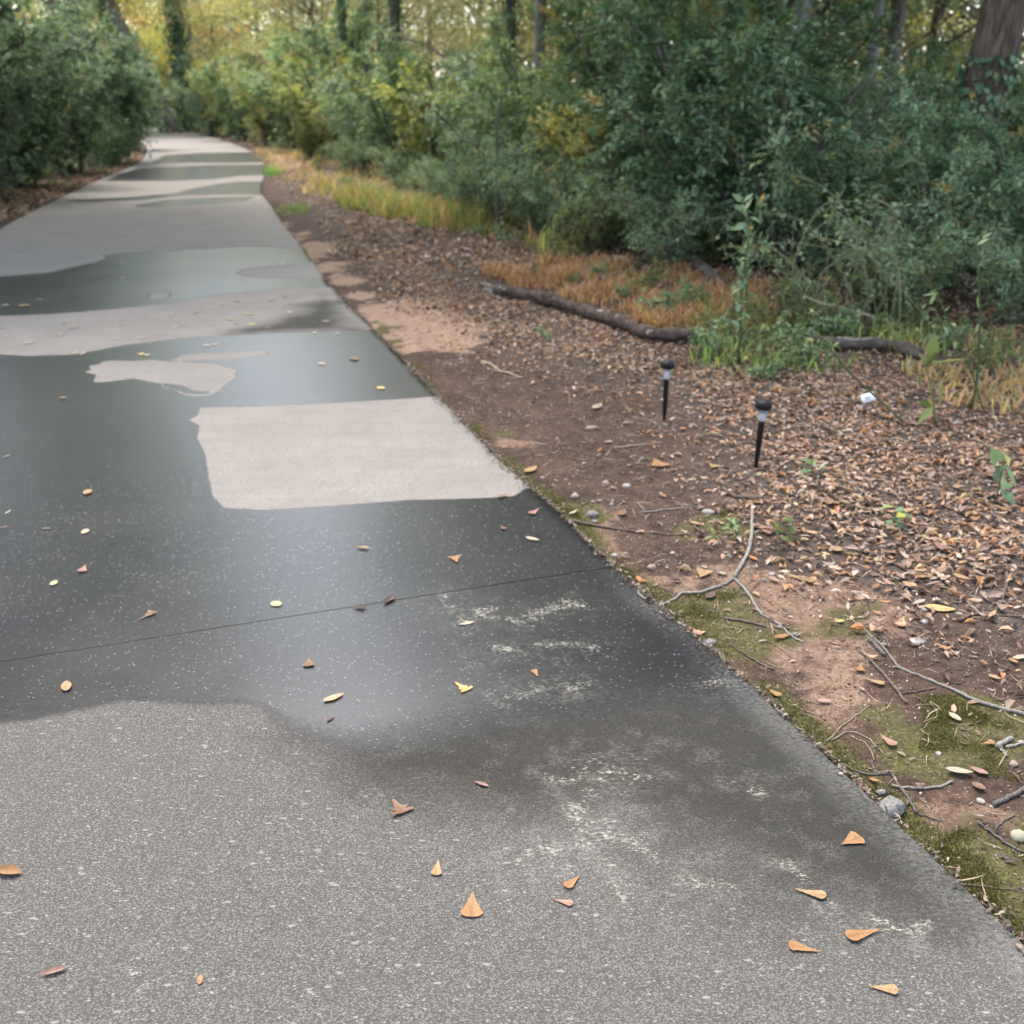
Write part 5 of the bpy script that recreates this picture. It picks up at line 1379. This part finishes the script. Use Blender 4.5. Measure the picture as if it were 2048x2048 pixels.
def lathe(prof, k=24):
    prof = np.array(prof, float)
    th = np.linspace(0, 2 * np.pi, k, endpoint=False)
    v = np.stack([prof[:, 0:1] * np.cos(th), prof[:, 0:1] * np.sin(th), np.repeat(prof[:, 1:2], k, 1)], -1).reshape(-1, 3)
    n = len(prof)
    i = np.arange(n - 1)[:, None] * k; j = np.arange(k)[None]; j2 = (j + 1) % k
    t = np.vstack([np.stack([i + j, i + j2, i + k + j2], -1).reshape(-1, 3), np.stack([i + j, i + k + j2, i + k + j], -1).reshape(-1, 3)])
    return v, t

def lamp(px, py, label, h, lean):
    p = un(px, py, -0.02)
    o = empty("solar_lamp", (p[0], p[1], float(gz(*p)) - 0.005))
    o.rotation_euler = lean
    s = h / 0.27
    def part(name, prof, mat, sm=False, k=24):
        return MB().add(*[q * s if i == 0 else q for i, q in enumerate(lathe(prof, k))]).obj(name, mat, o, sm)
    part("stake", [(0.0001, -0.06), (0.0065, 0.0), (0.009, 0.05), (0.0098, 0.052), (0.0115, 0.17), (0.0125, 0.173), (0.0125, 0.183), (0.0001, 0.183)], M_BLACK, k=16)
    part("reflector", [(0.0001, 0.1835), (0.0115, 0.1835), (0.0145, 0.193), (0.012, 0.199), (0.006, 0.207), (0.0001, 0.208)], M_SILVER)
    part("lens", [(0.0135, 0.1838), (0.0165, 0.195), (0.0195, 0.227), (0.0185, 0.227), (0.0155, 0.195), (0.0125, 0.1842)], m_clear, True)
    part("cap", [(0.0001, 0.2275), (0.024, 0.2275), (0.0288, 0.232), (0.0300, 0.243), (0.0288, 0.254), (0.024, 0.2585), (0.0001, 0.2590)], M_BLACK)
    part("solar_panel", [(0.0001, 0.2605), (0.0165, 0.2605), (0.0168, 0.2588)], M_PANEL, k=4)
    return tag(o, label, "solar lamp", "solar garden lamps in the soil")
lamp(1511, 938, "black solar stake lamp nearer to the camera, on the border of the leaf bed", 0.345, (math.radians(1), math.radians(1.8), 0.5))
lamp(1328, 841, "black solar stake lamp farther from the camera, standing on dark soil", 0.345, (math.radians(-1), math.radians(4), 1.1))

p = un(1735, 806)
r_ = empty("plant_tag", (p[0], p[1], float(gz(*p))), math.radians(10))
M_TAG = m_plain("white_card", (0.8, 0.8, 0.8), 0.5)
mb = MB()
def box(mb, c, s, rot=None):
    v = np.array([[x, y, z] for x in (-.5, .5) for y in (-.5, .5) for z in (-.5, .5)]) * np.array(s)
    if rot is not None: v = v @ rot.T
    v = v + np.array(c)
    t = [[0, 1, 3], [0, 3, 2], [4, 6, 7], [4, 7, 5], [0, 4, 5], [0, 5, 1], [2, 3, 7], [2, 7, 6], [0, 2, 6], [0, 6, 4], [1, 5, 7], [1, 7, 3]]
    mb.add(v, t)
def rxy(ax, ay):
    ca, sa, cb, sb = math.cos(ax), math.sin(ax), math.cos(ay), math.sin(ay)
    return np.array([[cb, 0, sb], [0, 1, 0], [-sb, 0, cb]]) @ np.array([[1, 0, 0], [0, ca, -sa], [0, sa, ca]])
RT = rxy(math.radians(-35), math.radians(-16))
box(mb, (0, 0, 0.036), (0.078, 0.002, 0.05), RT)
mb.obj("card", M_TAG, r_)
mb = MB()
for i, (ox, oz, w_) in enumerate([(-0.012, 0.008, 0.018), (0.006, 0.008, 0.01), (-0.008, -0.001, 0.024), (0.013, -0.001, 0.008), (-0.004, -0.010, 0.016)]):
    box(mb, RT @ np.array([ox, -0.0022, oz]) + [0, 0, 0.036], (w_, 0.0008, 0.004), RT)
mb.obj("marking", m_plain("ink", (0.12, 0.12, 0.12), 0.6), r_)
tag(r_, "small white plant tag leaning in the leaf bed", "plant tag")
p = un(1992, 727)
r_ = empty("plastic_scrap", (p[0], p[1], float(gz(*p))))
mb = MB(); box(mb, (0, 0, 0.018), (0.035, 0.012, 0.03), rxy(0.5, 0.4)); box(mb, (0.022, 0.004, 0.016), (0.022, 0.012, 0.026), rxy(-0.4, -0.3))
o = mb.obj("scrap", M_TAG, r_)
tag(r_, "bit of white plastic lying in the grass before the thicket at the right", "litter")
p = un(304, 316)
o = MB().add(*lathe([(0.0001, -0.1), (0.05, -0.1), (0.055, 0.2), (0.045, 0.28), (0.0001, 0.3)], 16)).obj("white_marker", M_TAG, smooth=True)
o.location = (p[0] - 0.05, p[1], -0.02)
tag(o, "small white marker post at the far left edge of the path", "marker")

# ------------------------------------------------------------------ single fallen leaves
def leaf_shape(kind, g):
    q_ = np.linspace(0, 1, 19)
    t = 0.35 * q_ + 0.65 * (1 - (1 - q_) ** 2)
    if kind == 'spoon':       # narrow at the stalk, broad rounded end
        w = np.where(t < 0.82, 0.04 + 0.96 * (t / 0.82) ** 1.25, np.sqrt(np.clip(1 - ((t - 0.82) / 0.185) ** 2, 0, 1)))
    elif kind == 'lance':
        w = np.sin(np.pi * t ** 0.85) ** 0.85
    elif kind == 'oval':
        w = np.sin(np.pi * t) ** 0.62
    else:                      # lobed
        w = np.where(t < 0.8, 0.12 + 0.5 * t, 0.9) + 0.38 * np.exp(-((t - 0.62) / 0.08) ** 2) + 0.3 * np.exp(-((t - 0.9) / 0.06) ** 2)
        w[-1] = 0.35
    w = w * (1 + 0.06 * (g.random(19) - .5))
    w[0] = 0.03
    if kind != 'lobed': w[-1] = 0.03
    return t, w

def leaf_object(base, tip, wr, kind, col, curl=0.3, bend=0.1, seed=0, name="fallen_leaf", z0=None, stalk=True):
    """a single dry leaf on the ground, stalk end at base, broad end at tip (world x, y)"""
    g = np.random.default_rng(seed)
    base, tip = np.array(base), np.array(tip)
    ax = tip - base
    L = np.linalg.norm(ax)
    ax = ax / L
    sd = np.array([-ax[1], ax[0]])
    t, w = leaf_shape(kind, g)
    m = 7
    u = np.linspace(-1, 1, m)
    W_ = wr * L
    c = np.asarray(col, float)
    tilt = g.normal(0, 0.06)
    curl, bend = curl * (0.22 if curl < 0.85 else 0.7), bend * 0.35
    V, Cc = [], []
    for ti, wi in zip(t, w):
        wob = 0.05 * g.normal() * wi
        for uj in u:
            hh = curl * W_ * wi * (uj * uj) * 0.5 + bend * L * (2 * ti - 1) ** 2 + tilt * uj * wi * W_ * 0.5 + abs(g.normal(0, 0.003)) * L
            V.append([(ti - 0.5) * L, (uj * 0.5 * wi + wob * 0.3) * W_, hh])
            sh = 1.0
            if abs(uj) < 0.1: sh = 0.72
            elif (ti * 7 + abs(uj) * 1.6) % 1.0 < 0.22: sh = 0.86
            Cc.append(c * sh * (0.88 + 0.24 * g.random()) * (0.75 if g.random() < 0.05 else 1))
    V = np.array(V)
    V[:, 2] -= V[:, 2].min() - 0.0012
    i = np.arange(18)[:, None] * m; j = np.arange(m - 1)[None]
    T = np.vstack([np.stack([i + j, i + m + j + 1, i + m + j], -1).reshape(-1, 3), np.stack([i + j, i + j + 1, i + m + j + 1], -1).reshape(-1, 3)])
    mb = MB().add(V, T, np.array(Cc))
    if stalk:
        zz = V[3, 2]
        tube(mb, np.array([[-0.5 * L, 0, zz], [-0.5 * L - 0.06 * L, 0.01 * L, zz + 0.01 * L], [-0.5 * L - 0.13 * L, 0.03 * L, zz]]), [0.009 * L, 0.007 * L, 0.005 * L], 4, c * 0.6)
    o = mb.obj(name, M_DRYLEAF, smooth=True)
    cxy = (base + tip) / 2
    on_path = d_right(*cxy) < 0 and d_left(*cxy) < 0
    o.location = (cxy[0], cxy[1], (0.003 if on_path else float(gz(*cxy)) + 0.008) if z0 is None else z0)
    o.rotation_euler = (0, 0, math.atan2(ax[1], ax[0]))
    return o

def make_dry():
    m, nt, b = mat_new("dry_leaf")
    v = coords(nt)
    n1, n2 = noise(nt, v, 60, 3), noise(nt, v, 400, 3)
    c = mixc(nt, rng_(nt, n1, 0.35, 0.7, 0, 0.5), attr(nt, "col", False), mixc(nt, 1.0, attr(nt, "col", False), (0.7, 0.6, 0.5), 'MULTIPLY'))
    c = mixc(nt, rng_(nt, n2, 0.62, 0.7, 0, 0.6), c, (0.09, 0.045, 0.02))
    nt.links.new(c, b.inputs["Base Color"])
    b.inputs["Roughness"].default_value = 0.55
    b.inputs["Specular IOR Level"].default_value = 0.35
    nt.links.new(bump(nt, n2, 0.3, 0.001), b.inputs["Normal"])
    return m
M_DRYLEAF = make_dry()
OR_, TAN, BRN, DKB, PNK, YEL, PAL, LIM = (0.27, 0.14, 0.055), (0.30, 0.19, 0.09), (0.17, 0.09, 0.05), (0.09, 0.055, 0.042), (0.27, 0.155, 0.11), (0.40, 0.32, 0.11), (0.34, 0.29, 0.205), (0.30, 0.30, 0.17)
GP = "fallen leaves lying singly on the concrete path"
LEAVES = [  # stalk end, broad end (pixels), width ratio, shape, colour, curl, bend, label
    (1682, 1692, 1720, 1676, .75, 'spoon', OR_, .35, .08, "round-ended orange-brown leaf nearest the stone-lined corner of the path"),
    (1588, 1781, 1652, 1796, .42, 'spoon', TAN, .5, .1, "long tan leaf pointing left, farther of the two long ones above the round pair"),
    (1762, 1862, 1692, 1878, .42, 'spoon', OR_, .4, .08, "orange leaf with its narrow tip to the right, upper of the lower-right pair"),
    (1640, 1907, 1576, 1892, .46, 'spoon', OR_, .35, .06, "speckled orange leaf with its tip to the right, lower of the lower-right pair"),
    (1736, 1976, 1796, 1984, .48, 'spoon', TAN, .45, .08, "tan leaf closest to the bottom right corner of the photo"),
    (785, 1602, 808, 1630, .8, 'lobed', BRN, .5, .15, "curled lobed brown leaf standing up on the grey concrete"),
    (978, 1577, 948, 1566, .3, 'lance', (.25, .14, .11), .9, .1, "thin purplish-brown folded leaf at the edge of the damp area"),
    (877, 1722, 872, 1754, .5, 'spoon', TAN, .5, .05, "slim tan leaf lying upright in the photo, above the big wedge-shaped leaf"),
    (945, 1786, 943, 1838, .62, 'spoon', OR_, .15, .05, "big wedge-shaped orange-brown leaf with a dark split"),
    (1160, 1754, 1131, 1778, .5, 'spoon', OR_, .4, .06, "small orange leaf, upper of two near the white scuffs"),
    (1105, 1801, 1146, 1811, .42, 'spoon', PNK, .4, .06, "small reddish leaf, lower of two near the white scuffs"),
    (44, 1751, -14, 1745, .4, 'lance', OR_, 1.0, .12, "folded orange leaf cut by the left frame edge"),
    (135, 1940, 80, 1955, .3, 'lance', PNK, 1.1, .2, "curved reddish leaf shaped like an arc near the bottom left"),
    (402, 1952, 399, 1972, .45, 'oval', OR_, .4, .05, "tiny orange leaf alone on the bottom left concrete"),
    (1078, 1019, 1061, 1030, .5, 'spoon', PNK, .5, .1, "small pinkish leaf farthest right on the wet concrete"),
    (1001, 1053, 1009, 1060, .6, 'lobed', BRN, .6, .1, "tiny brown leaf left of the pinkish leaf by the path edge"),
    (1051, 1076, 1079, 1083, .38, 'lance', PAL, .5, .1, "pale cream leaf near the right path edge above the joint"),
    (740, 1099, 712, 1097, .3, 'lance', (.36, .24, .12), 1.0, .12, "rolled brown leaf in the bluish sheen"),
    (914, 1127, 909, 1115, .8, 'lobed', OR_, .6, .1, "small upright orange-brown leaf right of the bluish sheen"),
    (790, 1196, 766, 1211, .35, 'lance', DKB, .9, .2, "dark brown leaf across the joint, right of a pair"),
    (736, 1219, 706, 1216, .35, 'lance', DKB, 1.0, .22, "dark brown leaf on the joint, left of a pair"),
    (948, 1246, 917, 1252, .32, 'lance', PAL, .5, .1, "cream sickle-shaped leaf at the first white scuff"),
    (619, 1318, 617, 1336, .7, 'spoon', BRN, .5, .1, "small brown wedge-shaped leaf left of centre on the wet concrete"),
    (1076, 1356, 1067, 1342, .5, 'spoon', OR_, .5, .08, "small orange-yellow leaf among the scuffs below the joint"),
    (910, 1367, 936, 1384, .6, 'lobed', (.52, .31, .1), .4, .08, "bright orange leaf with angular lobes in the middle of the wet concrete"),
    (646, 1406, 688, 1390, .38, 'lance', (.45, .27, .15), .7, .12, "long torn tan-brown leaf at the lower border of the wet area"),
    (668, 1434, 653, 1446, .3, 'lance', DKB, .8, .1, "thin dark leaf just below the long torn one"),
    (1014, 991, 995, 997, .45, 'lance', BRN, .8, .2, "brown leaf on the lower border of the dry rectangle"),
    (0, 1057, 18, 1055, .2, 'lance', PNK, .8, .05, "thin reddish leaf at the left frame edge"),
    (84, 1059, 103, 1058, .25, 'lance', TAN, .8, .05, "thin tan leaf right of the one at the left frame edge"),
    (174, 1060, 167, 1070, .6, 'oval', PAL, .5, .1, "pale oval leaf above the pinkish one on the left wet concrete"),
    (172, 1132, 163, 1146, .55, 'spoon', PNK, .4, .08, "pinkish leaf right of the pale green one on the left"),
    (114, 1163, 102, 1173, .6, 'oval', LIM, .3, .05, "pale yellow-green leaf on the left wet concrete"),
    (545, 1205, 560, 1214, .8, 'oval', LIM, .25, .05, "pale yellow leaf just above the joint"),
    (280, 1241, 308, 1226, .55, 'lobed', BRN, .6, .15, "lobed brown leaf with a long stalk above the joint on the left"),
    (133, 1365, 133, 1385, .5, 'oval', TAN, .6, .1, "tan folded leaf pointing at the camera, lower left of the joint"),
    (180, 981, 171, 991, .6, 'oval', TAN, .8, .1, "curled tan leaf left of the dry rectangle"),
    (118, 796, 135, 797, .4, 'lance', TAN, .6, .1, "tan leaf at the upper left of the wet area"),
    (6, 916, 22, 911, .2, 'lance', TAN, .5, .1, "thin straw-like leaf at the left frame edge, upper one"),
    (10, 1030, 22, 1022, .2, 'lance', PAL, .5, .1, "pale thin leaf at the left frame edge above the reddish one"),
    (703, 716, 713, 722, .6, 'oval', BRN, .6, .1, "small red-brown leaf in the farther sheen"),
    (755, 775, 768, 779, .7, 'oval', YEL, .3, .05, "bright yellow leaf just above the dry rectangle"),
]
for i, (bx, by, ex, ey, wr, kd, cl, cu, be, lab) in enumerate(LEAVES):
    tag(leaf_object(un(bx, by), un(ex, ey), wr, kd, cl, cu, be, 300 + i), lab, "leaf", GP)

far_bits = [(424, 616, YEL), (446, 609, PAL), (475, 602, YEL), (498, 629, YEL), (344, 629, PAL), (390, 627, PAL), (308, 636, PAL), (353, 641, YEL), (56, 687, PAL), (150, 654, PAL), (281, 677, PAL), (228, 678, PAL), (543, 600, PAL), (572, 594, PAL), (536, 656, PAL), (504, 649, YEL), (422, 649, PAL),
            (630, 666, PAL), (674, 668, PAL), (652, 643, PAL), (243, 525, PAL), (246, 556, PAL), (11, 611, PAL), (80, 600, PAL), (616, 562, PAL), (627, 531, PAL), (565, 529, PAL), (643, 728, PAL), (430, 690, PAL), (414, 692, PAL), (294, 711, PAL), (283, 709, YEL), (166, 708, PAL), (150, 706, YEL), (240, 650, YEL), (260, 660, PAL), (460, 640, YEL), (580, 625, PAL), (350, 655, PAL), (120, 670, PAL)]
dark_bits = [(406, 583), (429, 573), (129, 647), (4, 658), (473, 649), (462, 1105), (140, 660), (48, 632)]
GB = "pale leaf flecks on the far part of the path"
g = np.random.default_rng(61)
for i, (x, y, c) in enumerate(far_bits):
    p = un(x, y); a = g.random() * 6.28; L = 0.05 + 0.03 * g.random()
    dv = np.array([math.cos(a), math.sin(a)]) * L / 2
    o = leaf_object(p - dv, p + dv, 0.5, 'oval', c, 0.12, 0.02, 400 + i, stalk=False)
    tag(o, "small yellow leaf lying flat on the far part of the path" if c is YEL else "small pale cream leaf lying flat on the far part of the path", "leaf", GB + (", yellow" if c is YEL else ", cream"))
p = un(48, 612)
tag(leaf_object(p - [0.05, 0], p + [0.05, 0.01], 0.6, 'oval', YEL, 0.5, 0.1, 455, stalk=False), "orange-yellow leaf on the farther wet band near the left frame edge", "leaf", GP)
for i, (x, y) in enumerate(dark_bits):
    p = un(x, y); a = g.random() * 6.28; L = 0.045 if y < 1000 else 0.016
    dv = np.array([math.cos(a), math.sin(a)]) * L / 2
    o = leaf_object(p - dv, p + dv, 0.5, 'lobed', (0.06, 0.045, 0.035), 0.8, 0.2, 470 + i, stalk=False)
    if y > 1000: tag(o, "tiny black leaf crumb above the joint on the wet concrete", "leaf", GP)
    else: tag(o, "small curled blackish leaf on the far part of the path", "leaf", "dark leaf flecks on the far part of the path")

SOIL_LEAVES = [(1536, 1378, 1560, 1392, .5, 'spoon', OR_, "orange leaf at the path edge above the dark twig"), (1726, 1362, 1768, 1375, .38, 'spoon', TAN, "slim pinkish-tan leaf left of the bowed twig"), (1758, 1470, 1790, 1494, .48, 'spoon', PNK, "reddish-tan leaf on the moss behind the crooked twig"),
               (1897, 1432, 1920, 1449, .5, 'oval', PAL, "pale leaf below the long lichen twig"), (1888, 1547, 1945, 1555, .42, 'lance', PAL, "long cream leaf beside a purple-brown one on the moss"), (1975, 1556, 1938, 1541, .45, 'lance', (.28, .16, .13), "purple-brown leaf touching the long cream one"),
               (1942, 1570, 1970, 1585, .6, 'oval', BRN, "brown leaf behind the bright white pebble"), (1962, 1496, 1986, 1492, .5, 'spoon', OR_, "tan-orange leaf leaning on the stubby lichen stick"), (1867, 1299, 1895, 1313, .5, 'lobed', OR_, "orange leaf on the clay right of the flat pale shard"),
               (1806, 1244, 1798, 1263, .5, 'spoon', (.42, .24, .12), "brown-orange leaf standing on edge above the flat pale shard"), (1670, 1253, 1687, 1251, .6, 'oval', YEL, "yellow-tan leaf on the moss patch in the clay"), (1722, 1333, 1718, 1348, .6, 'lobed', OR_, "small curled orange leaf left of the bowed twig's end"),
               (1546, 1283, 1580, 1277, .3, 'lance', OR_, "orange-red leaf below the tip of the forked branch"), (1706, 1560, 1736, 1578, .6, 'oval', BRN, "brown leaf leaning on the path edge before the largest stone"), (1738, 1555, 1760, 1561, .5, 'lance', OR_, "small orange leaf above the largest granite stone"),
               (1846, 1222, 1910, 1230, .35, 'lance', (.5, .31, .12), "long tan leaf beside the bright white flat stone"), (1634, 1399, 1664, 1402, .4, 'lance', (.3, .19, .15), "dull brown leaf on bare soil beside the path edge"), (1400, 1157, 1410, 1142, .9, 'spoon', TAN, "small triangular tan leaf left of the branch fork"),
               (1437, 1147, 1453, 1151, .6, 'oval', PAL, "whitish leaf between the triangular leaf and the branch fork"), (1414, 1200, 1428, 1186, .5, 'lance', DKB, "dark brown leaf under the left arm of the branch"), (1378, 1246, 1404, 1260, .6, 'lobed', (.4, .22, .14), "crumpled brown leaf on the path edge by the moss"),
               (1256, 1160, 1285, 1152, .7, 'lobed', (.36, .14, .04), "rust-orange crumpled leaf where the joint meets the soil"), (1562, 1150, 1630, 1168, .35, 'lobed', TAN, "long ragged tan leaf right of the branch fork"), (1538, 1160, 1556, 1172, .45, 'lance', PNK, "reddish leaf below the two pebbles by the fork"),
               (1498, 1113, 1516, 1122, .4, 'lance', (.35, .15, .05), "dark orange leaf right of the branch's upper arm"), (1379, 1046, 1399, 1053, .45, 'oval', TAN, "tan leaf above the yellow-green seedling"), (1522, 1063, 1540, 1077, .4, 'lance', PNK, "pinkish leaf between branch and seedlings"),
               (1139, 1029, 1154, 1020, .35, 'lance', PAL, "small cream leaf on the moss at the path edge"), (1239, 1033, 1249, 1021, .5, 'lance', BRN, "small upright brown leaf above the brown stick"), (1495, 1012, 1520, 1016, .5, 'lance', TAN, "tan leaf at the top end of the forked branch"),
               (1308, 912, 1324, 928, .8, 'spoon', OR_, "upright orange leaf on the dark soil between lamp and path"), (1417, 926, 1432, 934, .7, 'lobed', TAN, "tan leaf right of the upright orange one"), (1050, 944, 1073, 932, .45, 'lance', TAN, "tan leaf on the soil by the far corner of the dry rectangle"),
               (1374, 960, 1394, 958, .4, 'lance', PAL, "cream leaf on the dark soil before the thick stick"), (1186, 822, 1203, 812, .4, 'lance', PAL, "pale leaf on the mound behind the long flat stone"), (1207, 884, 1225, 882, .5, 'oval', PNK, "pinkish leaf at the end of the hair-thin twig"),
               (2015, 1330, 2033, 1340, .5, 'oval', OR_, "small orange leaf at the right edge above the lichen twig"), (1974, 1358, 2000, 1368, .5, 'lance', TAN, "tan leaf just above the thick end of the lichen twig"), (1757, 1152, 1805, 1164, .5, 'lobed', PAL, "large cream lobed leaf at the lower border of the leaf bed"),
               (1828, 1163, 1862, 1160, .5, 'spoon', TAN, "broad tan leaf right of the large cream lobed one")]
for i, (bx, by, ex, ey, wr, kd, cl, lab) in enumerate(SOIL_LEAVES):
    tag(leaf_object(un(bx, by, -.01), un(ex, ey, -.01), wr, kd, cl, .4 + .4 * g.random(), .12, 500 + i), lab, "leaf", "fallen leaves lying singly on the soil and moss")

# the biggest leaves on top of the leaf bed, one object each
protos = []
for i in range(12):
    kd = ['spoon', 'lance', 'lobed', 'oval'][i % 4]
    cl = np.array([OR_, TAN, BRN, PNK, (.33, .24, .17), (.22, .15, .115)][i % 6]) * (0.85 + .3 * g.random())
    o = leaf_object((0, 0), (0.075, 0), .4 + .15 * g.random(), kd, cl, .5 + .6 * g.random(), .15, 600 + i, z0=0)
    protos.append(o)
PL = scatter([W((1560, 1000), (1700, 960), (1900, 930), (2060, 930), (2060, 1230), (1850, 1180), (1700, 1130)), W((1450, 830), (1700, 820), (2060, 850), (2060, 950), (1560, 1000))], 560, None, 120)
PL = PL[:200]
for i, p in enumerate(PL):
    src = protos[i % 12]
    o = src if i < 12 else src.copy()
    if i >= 12: COL.objects.link(o)
    o.location = (p[0], p[1], float(gz(*p)) + 0.013 + 0.008 * g.random())
    o.rotation_euler = (g.normal(0, .2), g.normal(0, .2), g.random() * 6.28)
    s_ = 0.45 + 0.5 * g.random()
    o.scale = (s_, s_, s_)
    tag(o, "curled brown leaf lying on top of the thick leaf bed right of the path", "leaf", "large leaves on top of the leaf bed")
